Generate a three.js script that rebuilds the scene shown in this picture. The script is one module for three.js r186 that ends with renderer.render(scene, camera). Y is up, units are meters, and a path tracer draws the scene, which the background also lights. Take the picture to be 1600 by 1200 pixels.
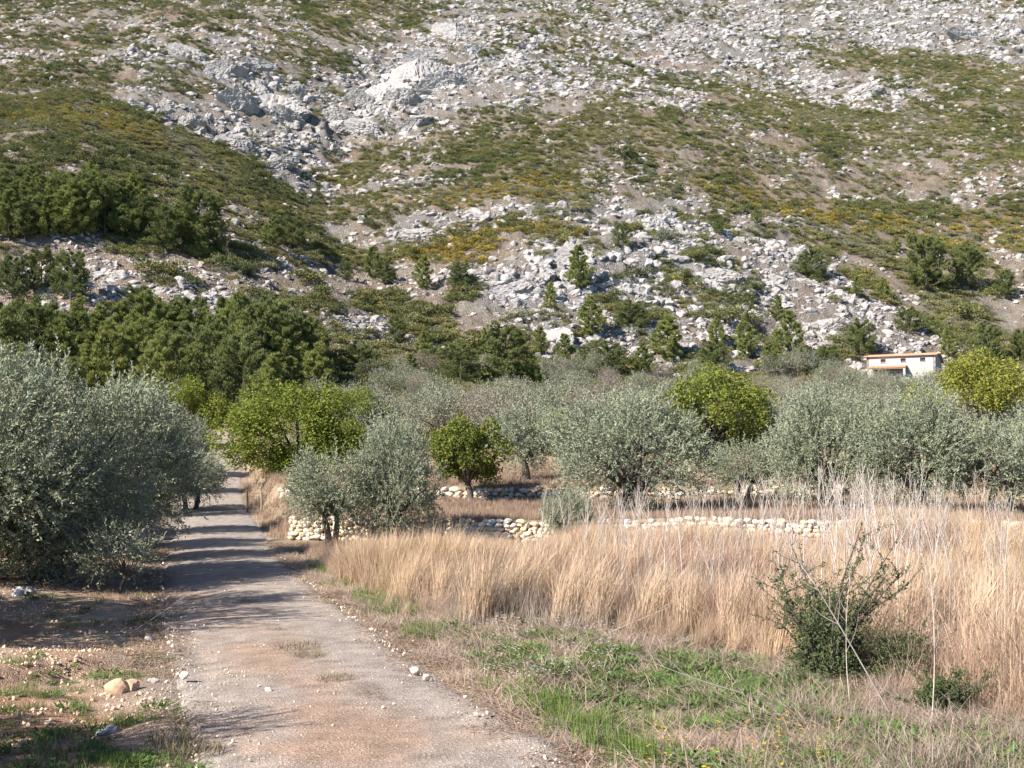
import * as THREE from 'three';
import { Sky } from 'three/addons/objects/Sky.js';
import { mergeGeometries, mergeVertices } from 'three/addons/utils/BufferGeometryUtils.js';

// ---------------------------------------------------------------- camera, sky, sun, exposure
const scene = new THREE.Scene();
const EYE = 2.2, FOCAL = 1800;                       // metres above the track, focal length in pixels of a 1600 x 1200 frame
const PITCH = Math.atan(117 / FOCAL);
const camera = new THREE.PerspectiveCamera(2 * Math.atan(600 / FOCAL) * 180 / Math.PI, 4 / 3, 0.1, 3000);
camera.position.set(0, EYE, 0);
camera.rotation.x = PITCH;
scene.add(camera);

const SUN = new THREE.Vector3(-1, 0, 0.75).normalize().multiplyScalar(Math.cos(0.62)).setY(Math.sin(0.62));
const sky = new Sky();
sky.scale.setScalar(2000);
sky.name = 'sky';
sky.userData.kind = 'structure';
sky.material.uniforms.sunPosition.value.copy(SUN);
sky.material.uniforms.turbidity.value = 2.5;
sky.material.uniforms.rayleigh.value = 1.0;
sky.material.uniforms.mieCoefficient.value = 0.003;
scene.add(sky);
scene.environmentIntensity = 0.1;
const sun = new THREE.DirectionalLight(0xfff1e2, 5.0);
sun.position.copy(SUN).multiplyScalar(400).add(new THREE.Vector3(0, 20, -120));
sun.target.position.set(0, 20, -120);
sun.castShadow = true;
sun.shadow.mapSize.set(4096, 4096);
Object.assign(sun.shadow.camera, { left: -300, right: 300, top: 300, bottom: -300, near: 1, far: 1200 });
scene.add(sun, sun.target);
const renderer = new THREE.WebGLRenderer({ antialias: true });
renderer.toneMapping = THREE.LinearToneMapping;
renderer.toneMappingExposure = 2.25;
renderer.shadowMap.enabled = true;

// ---------------------------------------------------------------- small helpers
const { PI, sin, cos, abs, sqrt, min, max, exp, floor, hypot } = Math;
const clamp = (v, a = 0, b = 1) => v < a ? a : v > b ? b : v;
const lerp = (a, b, t) => a + (b - a) * t;
const smooth = (a, b, v) => { const t = clamp((v - a) / (b - a)); return t * t * (3 - 2 * t); };
const gauss = (x, y, rx, ry) => exp(-(x * x) / (2 * rx * rx) - (y * y) / (2 * ry * ry));
function rng(seed) {
  let a = seed >>> 0;
  return () => { a = (a + 0x6D2B79F5) | 0; let t = Math.imul(a ^ (a >>> 15), 1 | a); t = (t + Math.imul(t ^ (t >>> 7), 61 | t)) ^ t; return ((t ^ (t >>> 14)) >>> 0) / 4294967296; };
}
const between = (r, a, b) => a + (b - a) * r();
const V = (x, y, z) => new THREE.Vector3(x, y, z);
function hash(i, j, k = 0) { let h = Math.imul(i, 374761393) + Math.imul(j, 668265263) + Math.imul(k, 2147483647 ^ 0x5bd1e995); h = Math.imul(h ^ (h >>> 13), 1274126177); return ((h ^ (h >>> 16)) >>> 0) / 4294967296; }
function noise(x, y, k = 0) {
  const i = floor(x), j = floor(y); let u = x - i, v = y - j; u = u * u * (3 - 2 * u); v = v * v * (3 - 2 * v);
  return lerp(lerp(hash(i, j, k), hash(i + 1, j, k), u), lerp(hash(i, j + 1, k), hash(i + 1, j + 1, k), u), v) * 2 - 1;
}
function noise3(x, y, z) {
  const k = floor(z); let w = z - k; w = w * w * (3 - 2 * w);
  return lerp(noise(x, y, k), noise(x, y, k + 1), w);
}
function fbm(x, y, o = 4, k = 0) { let s = 0, a = 0.5; for (let n = 0; n < o; n++) { s += a * noise(x, y, k + n); x = x * 2.03 + 7.1; y = y * 2.03 - 3.7; a *= 0.5; } return s; }
function fbm3(x, y, z, o = 3) { let s = 0, a = 0.5; for (let n = 0; n < o; n++) { s += a * noise3(x, y, z); x *= 2.1; y *= 2.1; z *= 2.1; a *= 0.5; } return s; }
function curve(pts, t) {                              // piecewise linear with softened corners is not needed: points are close
  if (t <= pts[0][0]) return pts[0][1] + (t - pts[0][0]) * (pts[1][1] - pts[0][1]) / (pts[1][0] - pts[0][0]);
  for (let i = 1; i < pts.length; i++) if (t <= pts[i][0]) return lerp(pts[i - 1][1], pts[i][1], (t - pts[i - 1][0]) / (pts[i][0] - pts[i - 1][0]));
  const a = pts[pts.length - 2], b = pts[pts.length - 1];
  return b[1] + (t - b[0]) * (b[1] - a[1]) / (b[0] - a[0]);
}
const taken = {};
function numbered(name) { const n = taken[name] = (taken[name] ?? -1) + 1; return n ? `${name}_${String(n).padStart(3, '0')}` : name; }
function shadowed(o) { o.traverse(c => { if (c.isMesh) c.castShadow = c.receiveShadow = true; }); return o; }
function put(o, name, data) { o.name = numbered(name); Object.assign(o.userData, data); scene.add(o); shadowed(o); return o; }
function thing(o, name, label, category, group) { const d = { label, category }; if (group) d.group = group; return put(o, name, d); }
const setting = (o, name) => put(o, name, { kind: 'structure' });
function stuff(o, name, label, category) { return put(o, name, { kind: 'stuff', label, category }); }
function part(geometry, material, name, parent, data) { const m = new THREE.Mesh(geometry, material); m.name = name; if (data) Object.assign(m.userData, data); parent.add(m); return m; }

// a collector of triangles with one colour per corner
class Shape {
  constructor() { this.p = []; this.c = []; this.uv = []; }
  tri(a, b, c, col) { this.p.push(a.x, a.y, a.z, b.x, b.y, b.z, c.x, c.y, c.z); for (let n = 0; n < 3; n++) this.c.push(col[0], col[1], col[2]); }
  quad(a, b, c, d, col) { this.tri(a, b, c, col); this.tri(a, c, d, col); }
  build() {
    const g = new THREE.BufferGeometry();
    g.setAttribute('position', new THREE.Float32BufferAttribute(this.p, 3));
    g.setAttribute('color', new THREE.Float32BufferAttribute(this.c, 3));
    return g;
  }
}
const tone = (r, c, spread, hue = 0.08) => { const k = 1 + (r() * 2 - 1) * spread; return [c[0] * k * (1 + (r() * 2 - 1) * hue), c[1] * k, c[2] * k * (1 + (r() * 2 - 1) * hue)]; };
const unit = (r) => { const z = r() * 2 - 1, a = r() * 2 * PI, s = sqrt(1 - z * z); return V(s * cos(a), z, s * sin(a)); };
function leaf(S, at, dir, side, len, wide, col, fold = 0.15) {
  const up = V().crossVectors(dir, side).normalize();
  const mid = at.clone().addScaledVector(dir, len * 0.5), tip = at.clone().addScaledVector(dir, len);
  const l = mid.clone().addScaledVector(side, wide / 2).addScaledVector(up, wide * fold), q = mid.addScaledVector(side, -wide / 2).addScaledVector(up, wide * fold);
  S.tri(at, l, tip, col); S.tri(at, tip, q, col);
}
function limb(pts, radii, sides = 7, rough = 0.12, seed = 1) {       // a tapered, uneven tube through points
  const c = new THREE.CatmullRomCurve3(pts), n = max(4, pts.length * 3), P = [], idx = [], col = [];
  const fr = c.computeFrenetFrames(n);
  for (let i = 0; i <= n; i++) {
    const t = i / n, p = c.getPoint(t), k = t * (radii.length - 1), a = floor(k), rad = lerp(radii[a], radii[min(a + 1, radii.length - 1)], k - a);
    for (let j = 0; j < sides; j++) {
      const th = j / sides * 2 * PI, w = rad * (1 + rough * noise(j * 1.7 + seed, i * 0.8 + seed * 3.1));
      P.push(p.x + w * (cos(th) * fr.normals[i].x + sin(th) * fr.binormals[i].x), p.y + w * (cos(th) * fr.normals[i].y + sin(th) * fr.binormals[i].y), p.z + w * (cos(th) * fr.normals[i].z + sin(th) * fr.binormals[i].z));
      const g = 0.8 + 0.4 * hash(i, j, seed | 0); col.push(g, g, g);
      if (i < n) { const q = (j + 1) % sides; idx.push(i * sides + j, (i + 1) * sides + j, i * sides + q, i * sides + q, (i + 1) * sides + j, (i + 1) * sides + q); }
    }
  }
  for (let j = 1; j < sides - 1; j++) idx.push(n * sides, n * sides + j + 1, n * sides + j);
  const g = new THREE.BufferGeometry();
  g.setAttribute('position', new THREE.Float32BufferAttribute(P, 3)); g.setAttribute('color', new THREE.Float32BufferAttribute(col, 3)); g.setIndex(idx); g.computeVertexNormals();
  return g;
}
function stoneShape(seed, detail, rough, flat = 1, sharp = 0.5) {  // an angular stone of unit radius
  let g = new THREE.IcosahedronGeometry(1, detail); g.deleteAttribute('uv'); g.deleteAttribute('normal'); g = mergeVertices(g, 1e-4);
  const r = rng(seed), cuts = [], p = g.attributes.position, v = V(), col = [];
  for (let i = 0; i < 9; i++) cuts.push([unit(r), between(r, sharp, sharp + 0.4)]);
  for (let i = 0; i < p.count; i++) {
    v.fromBufferAttribute(p, i);
    for (const [n, d] of cuts) { const k = v.dot(n) - d; if (k > 0) v.addScaledVector(n, -k * 0.92); }
    v.multiplyScalar(1 + rough * fbm3(v.x * 2.4 + seed, v.y * 2.4, v.z * 2.4, 3));
    const q = 0.86 + 0.28 * hash(i, seed); col.push(q, q, q);
    p.setXYZ(i, v.x, v.y * flat, v.z);
  }
  g.setAttribute('color', new THREE.Float32BufferAttribute(col, 3));
  return g.toNonIndexed();                            // facets stay sharp
}

// ---------------------------------------------------------------- textures: grain, grit, fine relief
function texture(n, f, srgb) {
  const d = new Uint8Array(n * n * 4);
  for (let j = 0; j < n; j++) for (let i = 0; i < n; i++) { const c = f(i / n, j / n, i, j); d.set([clamp(c[0]) * 255, clamp(c[1]) * 255, clamp(c[2]) * 255, 255], (j * n + i) * 4); }
  const t = new THREE.DataTexture(d, n, n); t.wrapS = t.wrapT = THREE.RepeatWrapping; t.magFilter = THREE.LinearFilter; t.minFilter = THREE.LinearMipmapLinearFilter; t.generateMipmaps = true;
  if (srgb) t.colorSpace = THREE.SRGBColorSpace; t.needsUpdate = true; return t;
}
const wrapHash = (i, j, n, k) => hash(((i % n) + n) % n, ((j % n) + n) % n, k);
function tileNoise(u, v, n, k) { const x = u * n, y = v * n, i = floor(x), j = floor(y); let a = x - i, b = y - j; a = a * a * (3 - 2 * a); b = b * b * (3 - 2 * b); return lerp(lerp(wrapHash(i, j, n, k), wrapHash(i + 1, j, n, k), a), lerp(wrapHash(i, j + 1, n, k), wrapHash(i + 1, j + 1, n, k), a), b); }
const tileFbm = (u, v, n, k, o = 4) => { let s = 0, a = 0.5; for (let q = 0; q < o; q++) { s += a * tileNoise(u, v, n << q, k + q); a *= 0.5; } return s / (1 - 2 ** -o); };
function cells(u, v, n, k) {                          // nearest pebble: [distance, its own random number]
  const x = u * n, y = v * n, i = floor(x), j = floor(y); let best = 9, id = 0;
  for (let b = -1; b < 2; b++) for (let a = -1; a < 2; a++) { const h = wrapHash(i + a, j + b, n, k), q = wrapHash(i + a, j + b, n, k + 31), d = hypot(i + a + h - x, j + b + q - y) * (0.7 + wrapHash(i + a, j + b, n, k + 77)); if (d < best) { best = d; id = wrapHash(i + a, j + b, n, k + 5); } }
  return [best, id];
}
function gritPair(size, fine, coarse, seed, strength) {
  const h = new Float32Array(size * size);
  const map = texture(size, (u, v, i, j) => {
    const [d1, id1] = cells(u, v, fine, seed), [d2, id2] = cells(u, v, coarse, seed + 3), f = tileFbm(u, v, 8, seed + 9, 5);
    const big = id2 > 0.72 ? clamp(1.15 - d2 * 2.4) : 0, small = clamp(1 - d1 * 1.5);
    h[j * size + i] = 0.25 * f + 0.3 * small + 0.6 * big;
    const k = 0.80 + strength * ((id1 - 0.5) * 0.5 + (f - 0.5) * 0.5) + (big > 0.05 ? strength * 0.45 * (id2 - 0.62) : 0);
    return [k, k * (0.985 + 0.03 * id1), k * (0.96 + 0.06 * id1)];
  }, true);
  const bump = texture(size, (u, v, i, j) => { const k = h[j * size + i]; return [k, k, k]; });
  return [map, bump];
}
const [gritMap, gritBump] = gritPair(1024, 150, 44, 11, 0.55);
const [rockMap, rockBump] = gritPair(1024, 90, 26, 51, 0.45);

// ---------------------------------------------------------------- the lie of the land: h(x, d), d = metres ahead of the camera (z = -d)
const roadMid = [[-60, 13.5], [0, 1.5], [8.2, -0.92], [14, -2.9], [21.6, -5.25], [28, -7.1], [35, -8.85], [44, -11.35], [54, -14.0], [64, -16.3], [75, -18.7], [90, -23]];
const roadX = d => (curve(roadMid, d - 1.2) + curve(roadMid, d) + curve(roadMid, d + 1.2)) / 3;
const ROAD_HALF = 1.36;
const footD = x => clamp(140 + 0.45 * x, 106, 180);
const WALL_A = 31, WALL_B = 42.5;
const gullyPts = [];
function landBase(x, d) {
  const df = footD(x), hf = 9 + (df - 110) * 0.075;
  let h = 0;
  if (d < df) { const t = max(0, (d - 36) / (df - 36)); h = hf * (0.2 * t + 0.8 * t * t); }
  else { const q = d - df, k = 0.56 + (df - 106) * 0.0012; h = hf + k * q - (k - 0.2) * 13 * (1 - exp(-q / 13)); }
  if (d > 540) h -= (d - 540) ** 2 * 0.0016;
  // spurs and hollows of the slope
  h += 8 * gauss(x + 78, d - 190, 34, 32) + 6 * gauss(x - 26, d - 196, 30, 15) + 9 * gauss(x - 26, d - 270, 45, 34) + 7 * gauss(x - 120, d - 260, 40, 60) - 4 * gauss(x - 85, d - 215, 25, 30);
  h += 6 * gauss(x + 90, d - 300, 40, 40);
  return h;
}
function landForm(x, d) {
  let h = landBase(x, d);
  if (gullyPts.length && d > 120) {
    const a = 13 * smooth(135, 200, d) * (1 - 0.65 * smooth(270, 380, d)), dx = x - curve(gullyPts, d), w = 20 + 0.03 * d;
    h -= a * exp(-(sqrt(dx * dx + 16) - 4) / w);
  }
  const df = footD(x), hill = smooth(df - 25, df + 30, d);
  if (hill > 0) h += hill * (3.4 * fbm(x / 42 + 5, d / 42, 3, 3) + 1.5 * fbm(x / 11, d / 11, 3, 13));
  const s = x - roadX(d);
  if (d < 125) {
    const side = smooth(1.75, 2.5, s);
    h += side * (0.56 * smooth(WALL_A + 0.02, WALL_A + 0.42, d) + 0.5 * smooth(WALL_B, WALL_B + 0.4, d) + 0.55 * smooth(55, 55.6, d)) * (1 - smooth(75, 110, d));
    const rough = smooth(1.4, 3.2, abs(s));
    if (d < 50) h += 0.07 * smooth(0.85, 1.35, abs(s)) * (0.35 + fbm(x / 0.55, d / 0.55, 3, 29)) * (1 - smooth(2, 3, abs(s)));
    h += rough * (0.11 * fbm(x / 2.6, d / 2.6, 3, 21) + 0.16 * noise(x / 9, d / 9, 25)) * (1 - hill);
    h += smooth(-1.5, -4.5, s) * 0.22 * (1 - smooth(24, 40, d)) + smooth(-1.5, -2.6, s) * 0.5 * smooth(24, 30, d);
    h += 0.14 * smooth(0.12, -0.05, x + 4.85 - (d - 10.76) * 0.46 + 0.05 * noise(d / 0.5, 2, 27)) * smooth(13.2, 12.2, d) * smooth(7, 9, d) * smooth(-1.4, -1.9, s);
    h -= 0.05 * (1 - smooth(1.1, 1.45, abs(s)));
  }
  return h;
}
const forward = V(0, sin(PITCH), -cos(PITCH)), upward = V(0, cos(PITCH), sin(PITCH));
// a surveyor's sight: where the line through a point of the 1600 x 1200 frame meets the land
function sight(px, py, land = landForm) {
  const dir = forward.clone().addScaledVector(V(1, 0, 0), (px - 800) / FOCAL).addScaledVector(upward, (600 - py) / FOCAL);
  let t0 = 5, t = 5;
  for (; t < 900; t *= 1.004) { if (EYE + dir.y * t < land(dir.x * t, -dir.z * t)) break; t0 = t; }
  for (let i = 0; i < 14; i++) { const m = (t0 + t) / 2; if (EYE + dir.y * m < land(dir.x * m, -dir.z * m)) t = m; else t0 = m; }
  return { x: dir.x * t, d: -dir.z * t, y: land(dir.x * t, -dir.z * t), px: FOCAL / t };
}
for (const [px, py] of [[640, 470], [600, 410], [562, 370], [545, 300], [515, 250], [492, 195], [535, 120], [650, 5]]) { const s = sight(px, py, landBase); gullyPts.push([s.d, s.x]); }

// cover of the slope: patches surveyed once and kept as places on the ground: rock share, shrub share, yellow bloom
const patches = [];
for (const [px, py, rx, ry, rock, shrub, bloom = 0, weight = 1] of [
  [100, 15, 150, 25, .5, .35], [150, 60, 150, 28, .5, .25], [230, 100, 130, 30, .85, .2], [420, 140, 65, 42, 1, .03, 0, 2], [350, 80, 80, 25, .9, .15], [350, 35, 120, 30, .5, .5], [500, 90, 50, 50, .45, .55],
  [620, 130, 75, 55, 1, .05, 0, 2], [545, 205, 60, 18, .95, .1, 0, 2], [725, 55, 70, 45, .9, .2], [600, 40, 80, 30, .4, .55], [850, 30, 100, 35, .7, .35], [880, 120, 150, 45, .9, .2], [1080, 60, 150, 40, .95, .18], [1050, 140, 110, 22, .6, .4],
  [1350, 30, 150, 28, .9, .2], [1520, 50, 80, 40, .95, .1], [1420, 105, 130, 20, .35, .65], [1330, 145, 120, 22, .95, .18], [1540, 170, 80, 35, .3, .7],
  [80, 130, 130, 18, .25, .75], [250, 125, 90, 15, .4, .6], [200, 205, 170, 28, .15, .95, .15], [240, 172, 40, 9, 1, .05, 0, 2], [310, 200, 40, 9, 1, .05, 0, 2], [375, 232, 36, 9, 1, .05, 0, 2], [445, 272, 32, 9, 1, .08, 0, 2], [500, 300, 28, 8, .9, .1, 0, 2], [150, 188, 130, 9, .05, .9, .75],
  [100, 250, 120, 28, .2, .9, .2], [340, 275, 80, 30, .2, .85, .2], [420, 310, 70, 25, .15, .9, .1], [540, 355, 40, 12, .9, .3], [100, 330, 120, 50, .1, .9],
  [650, 255, 70, 30, .5, .5], [760, 240, 70, 25, .2, .8], [900, 205, 130, 30, .25, .8], [1060, 200, 150, 35, .25, .8], [1250, 180, 150, 30, .35, .65], [1100, 240, 150, 22, .6, .4], [1300, 250, 160, 35, .6, .42], [560, 270, 40, 30, .2, .8], [620, 300, 60, 12, .9, .2],
  [700, 312, 90, 12, .2, .7, .6], [860, 288, 110, 16, .1, .9, .6], [650, 350, 45, 22, .85, .2], [780, 335, 75, 18, .75, .2], [750, 392, 90, 22, .1, .85, 1], [880, 362, 90, 13, .1, .85, .9], [600, 330, 40, 30, .2, .8, .4], [1000, 300, 90, 22, .65, .4], [1250, 300, 150, 18, .5, .55, .1],
  [1330, 342, 260, 18, .05, .95, .8], [1500, 300, 110, 24, .55, .45], [1530, 345, 90, 20, .2, .8, .4], [1060, 340, 80, 12, .8, .3],
  [900, 400, 80, 40, 1, .06, 0, 2], [1030, 400, 90, 45, .95, .18, 0, 1.5], [1120, 430, 110, 40, .9, .25], [800, 450, 70, 22, .95, .12], [1000, 480, 120, 35, .6, .5], [1250, 480, 150, 35, .65, .5], [1230, 380, 70, 25, .8, .35], [1400, 420, 110, 40, .3, .65, .1], [1550, 400, 80, 40, .45, .5, .1], [1300, 520, 110, 25, .8, .35], [860, 520, 60, 25, .85, .4], [1520, 490, 90, 40, .35, .7], [1060, 540, 110, 25, .7, .5],
  [200, 450, 200, 16, .7, .55], [450, 400, 110, 26, .5, .6], [600, 475, 110, 26, .4, .75], [540, 510, 80, 26, .7, .5], [660, 565, 160, 26, .08, .95], [230, 380, 160, 18, .25, .75], [430, 470, 80, 20, .55, .6], [700, 520, 80, 20, .5, .65],
]) {
  const c = sight(px, py), a = sight(px, py - ry), b = sight(px, min(py + ry, 640));
  patches.push([c.x, c.d, max(3, rx / c.px), max(3, (a.d - b.d) / 2), rock, shrub, bloom, weight]);
}
function cover(x, d) {
  let w = 0.04, rock = 0.02, shrub = 0.02, bloom = 0;
  for (const p of patches) {
    const ax = (x - p[0]) / p[2], ad = (d - p[1]) / p[3], q = ax * ax + ad * ad;
    if (q > 9) continue;
    const g = exp(-q * 0.9) * p[7]; w += g; rock += g * p[4]; shrub += g * p[5]; bloom += g * p[6];
  }
  return [rock / w, shrub / w, bloom / w];
}
function landFull(x, d) {
  let h = landForm(x, d);
  const df = footD(x), hill = smooth(df - 10, df + 20, d);
  if (hill > 0 && d < 600) {
    const rock = cover(x, d)[0], wx = x + 1.5 * noise(x / 5, d / 5, 61), ledge = 1 - abs(noise(wx / 9, d / 2.9, 63)), knob = 1 - abs(noise(wx / 3.2, d / 2.4, 65));
    const crag = smooth(0.84, 0.97, rock);
    h += hill * crag * (2.6 * (1 - abs(noise(wx / 7.5, d / 6, 161))) ** 2 + 1.5 * (1 - abs(noise(wx / 2.8 + d / 9, d / 4, 163))) ** 2 - 1.6);
    h += hill * (0.15 + rock) * (0.9 * ledge * ledge + 0.75 * knob * knob - 0.6 + 0.7 * noise(x / 1.3, d / 1.1, 67));
  }
  return h;
}

// ---------------------------------------------------------------- ground and hillside: one net of points, split where the slope begins
const rowsD = [];
for (let d = -70; d < 3; d += 4) rowsD.push(d);
for (let d = 3; d < 60; d += 0.2) rowsD.push(d);
for (let d = 60; d < 104; d += 0.45) rowsD.push(d);
const splitRow = rowsD.length; 
for (let d = 104; d < 210; d += 0.55) rowsD.push(d);
for (let d = 210; d < 460; d += 0.8) rowsD.push(d);
for (let d = 460; d < 760; d += 5) rowsD.push(d);
const colsU = [];
for (let u = -0.95; u < -0.4; u += 0.02) colsU.push(u);
for (let u = -0.4; u <= 0.4; u += 0.0017) colsU.push(u);
for (let u = 0.402; u <= 0.95; u += 0.02) colsU.push(u);
const SOIL_RED = [.48, .29, .185], SOIL_TAN = [.56, .455, .345], LITTER = [.45, .36, .245], LIME = [.33, .32, .31], SCREE = [.37, .32, .265], EARTH = [.35, .28, .21];
const mix3 = (a, b, t) => [lerp(a[0], b[0], t), lerp(a[1], b[1], t), lerp(a[2], b[2], t)];
function groundTone(x, d) {
  const s = x - roadX(d), n = fbm(x / 1.8, d / 1.8, 4, 31), m = fbm(x / 0.45, d / 0.45, 3, 35);
  let c = SOIL_TAN;
  if (s < 0) { c = mix3(SOIL_RED, SOIL_TAN, clamp(0.22 + 1.1 * n + 0.5 * m + 0.45 * smooth(-2.6, -1.2, s))); }
  else c = mix3(LITTER, [.36, .285, .19], clamp(0.3 + n + m * 0.6));
  c = mix3(c, [.47, .40, .345], clamp(smooth(2.1, 1.3, abs(s)) * (0.9 + 1.2 * n)) * (s < 0 ? 1 : 0.6));
  const k = 1 + 0.22 * m + 0.12 * n;
  return [c[0] * k, c[1] * k, c[2] * k];
}
function slopeTone(x, d) {
  const [rock, shrub] = cover(x, d), n = fbm(x / 7, d / 7, 4, 41), m = fbm(x / 1.4, d / 1.4, 3, 45), st = fbm(x / 24, d / 16, 3, 49);
  let c = mix3(EARTH, SCREE, clamp(0.5 + n));
  c = mix3(c, LIME, clamp((rock - 0.45) * 1.8 + n * 0.9 + m * 0.5));
  c = mix3(c, [.50, .34, .24], clamp(st * 2.2 - 0.55) * 0.6);
  const k = 1 + 0.3 * m + 0.1 * n;
  return [c[0] * k, c[1] * k, c[2] * k];
}
function net(r0, r1, land, colour, scale) {
  const nc = colsU.length, nr = r1 - r0 + 1, P = new Float32Array(nc * nr * 3), C = new Float32Array(nc * nr * 3), U = new Float32Array(nc * nr * 2), I = new Uint32Array((nc - 1) * (nr - 1) * 6);
  let o = 0, q = 0;
  for (let r = r0; r <= r1; r++) for (const u of colsU) {
    const d = rowsD[r], x = u * (d + 110), c = colour(x, d);
    P[o * 3] = x; P[o * 3 + 1] = land(x, d); P[o * 3 + 2] = -d; C.set(c, o * 3); U[o * 2] = x / scale; U[o * 2 + 1] = d / scale; o++;
  }
  for (let r = 0; r < nr - 1; r++) for (let c = 0; c < nc - 1; c++) { const a = r * nc + c, b = a + 1, e = a + nc, f = e + 1; I[q++] = a; I[q++] = b; I[q++] = e; I[q++] = b; I[q++] = f; I[q++] = e; }
  const g = new THREE.BufferGeometry();
  g.setAttribute('position', new THREE.BufferAttribute(P, 3)); g.setAttribute('color', new THREE.BufferAttribute(C, 3)); g.setAttribute('uv', new THREE.BufferAttribute(U, 2)); g.setIndex(new THREE.BufferAttribute(I, 1)); g.computeVertexNormals();
  return g;
}
const groundMat = new THREE.MeshStandardMaterial({ vertexColors: true, map: gritMap, bumpMap: gritBump, bumpScale: 0.02, roughness: 0.95 });
const slopeMat = new THREE.MeshStandardMaterial({ vertexColors: true, map: rockMap, bumpMap: rockBump, bumpScale: 0.5, roughness: 0.95 });
setting(new THREE.Mesh(net(0, splitRow, landForm, groundTone, 1.7), groundMat), 'ground');
setting(new THREE.Mesh(net(splitRow, rowsD.length - 1, (x, d) => d < 104.5 ? landForm(x, d) : landFull(x, d), slopeTone, 9), slopeMat), 'hillside');
console.log('land done');

// ---------------------------------------------------------------- the track
const roadHalf = (d, side) => ROAD_HALF + 0.1 * fbm(d / 2.3, side * 9.3, 4, 71) + (side < 0 ? -0.1 : 0.1 * smooth(20, 8, d));
const roadH = (x, d) => landForm(x, d) + 0.05 * (1 - smooth(1.1, 1.45, abs(x - roadX(d))));
function trackTone(x, d, s) {
  const n = fbm(x / 1.1, d / 2.2, 4, 81), m = fbm(x / 0.28, d / 0.28, 3, 85);
  let c = mix3([.53, .465, .42], [.46, .41, .375], clamp(0.5 + n));
  // dust of red earth washed on to the concrete: a long patch with ragged edges
  const dust = (gauss(s + 0.25, d - 12.3, 0.42, 3.1) + 0.9 * gauss(s + 0.15, d - 9.2, 0.9, 0.5) + 0.5 * gauss(s + 0.7, d - 17, 0.4, 2.2)) * (1 + 1.5 * n + 0.8 * m);
  c = mix3(c, [.49, .335, .245], clamp(dust * 1.3 - 0.2) * 0.8);
  const stony = smooth(-0.75, -1.25, s) * smooth(17, 14, d) * clamp(0.7 + n);
  c = mix3(c, [.47, .435, .41], stony);
  const k = 1 + 0.16 * m + 0.1 * n;
  return [c[0] * k, c[1] * k, c[2] * k];
}
{
  const nx = 26, P = [], C = [], U = [], I = []; let n = 0;
  for (let d = -12; d <= 92; d += d < 50 ? 0.16 : 0.4, n++) for (let j = 0; j <= nx; j++) {
    const t = j / nx * 2 - 1, w = roadHalf(d, t < 0 ? -1 : 1), s = t * w, x = roadX(d) + s;
    const edge = smooth(0.93, 1, abs(t)), y = roadH(x, d) + 0.035 - 0.05 * edge + 0.012 * noise(x / 0.8, d / 0.8, 87) + 0.03 * (1 - t * t) - smooth(0.55, 1, abs(t)) * (0.02 + 0.05 * max(0, fbm(x / 0.5, d / 0.7, 3, 89)));
    P.push(x, y, -d); C.push(...trackTone(x, d, s)); U.push(x / 1.3, d / 1.3);
    if (n && j) { const b = n * (nx + 1) + j, a = b - nx - 1; I.push(a - 1, a, b - 1, a, b, b - 1); }
  }
  const g = new THREE.BufferGeometry();
  g.setAttribute('position', new THREE.Float32BufferAttribute(P, 3)); g.setAttribute('color', new THREE.Float32BufferAttribute(C, 3)); g.setAttribute('uv', new THREE.Float32BufferAttribute(U, 2)); g.setIndex(I); g.computeVertexNormals();
  setting(new THREE.Mesh(g, new THREE.MeshStandardMaterial({ vertexColors: true, map: gritMap, bumpMap: gritBump, bumpScale: 0.012, roughness: 0.92 })), 'track');
}

// ---------------------------------------------------------------- materials of plants and stones
const leafMat = (t = 0.25) => new THREE.MeshPhysicalMaterial({ vertexColors: true, roughness: 0.9, transmission: t, thickness: 0, side: THREE.DoubleSide, specularIntensity: 0.4 });
const M = {
  olive: leafMat(0.2), broad: leafMat(0.35), pine: leafMat(0.25), shrub: leafMat(0.15), straw: leafMat(0.25), green: leafMat(0.35),
  bark: new THREE.MeshStandardMaterial({ color: new THREE.Color().setRGB(.11, .09, .075), vertexColors: true, roughness: 0.95 }),
  oliveBark: new THREE.MeshStandardMaterial({ color: new THREE.Color().setRGB(.10, .085, .075), vertexColors: true, roughness: 0.95 }),
  twig: new THREE.MeshStandardMaterial({ color: new THREE.Color().setRGB(.30, .25, .20), vertexColors: true, roughness: 0.95 }),
  lime: new THREE.MeshStandardMaterial({ color: new THREE.Color().setRGB(.33, .322, .318), vertexColors: true, roughness: 0.9 }),
  wallStone: new THREE.MeshStandardMaterial({ color: new THREE.Color().setRGB(.62, .55, .45), vertexColors: true, roughness: 0.9 }),
  wallStoneGrey: new THREE.MeshStandardMaterial({ color: new THREE.Color().setRGB(.55, .52, .48), vertexColors: true, roughness: 0.9 }),
  wallStoneOchre: new THREE.MeshStandardMaterial({ color: new THREE.Color().setRGB(.60, .48, .33), vertexColors: true, roughness: 0.9 }),
  redStone: new THREE.MeshStandardMaterial({ color: new THREE.Color().setRGB(.55, .38, .26), vertexColors: true, roughness: 0.9 }),
};

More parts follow.
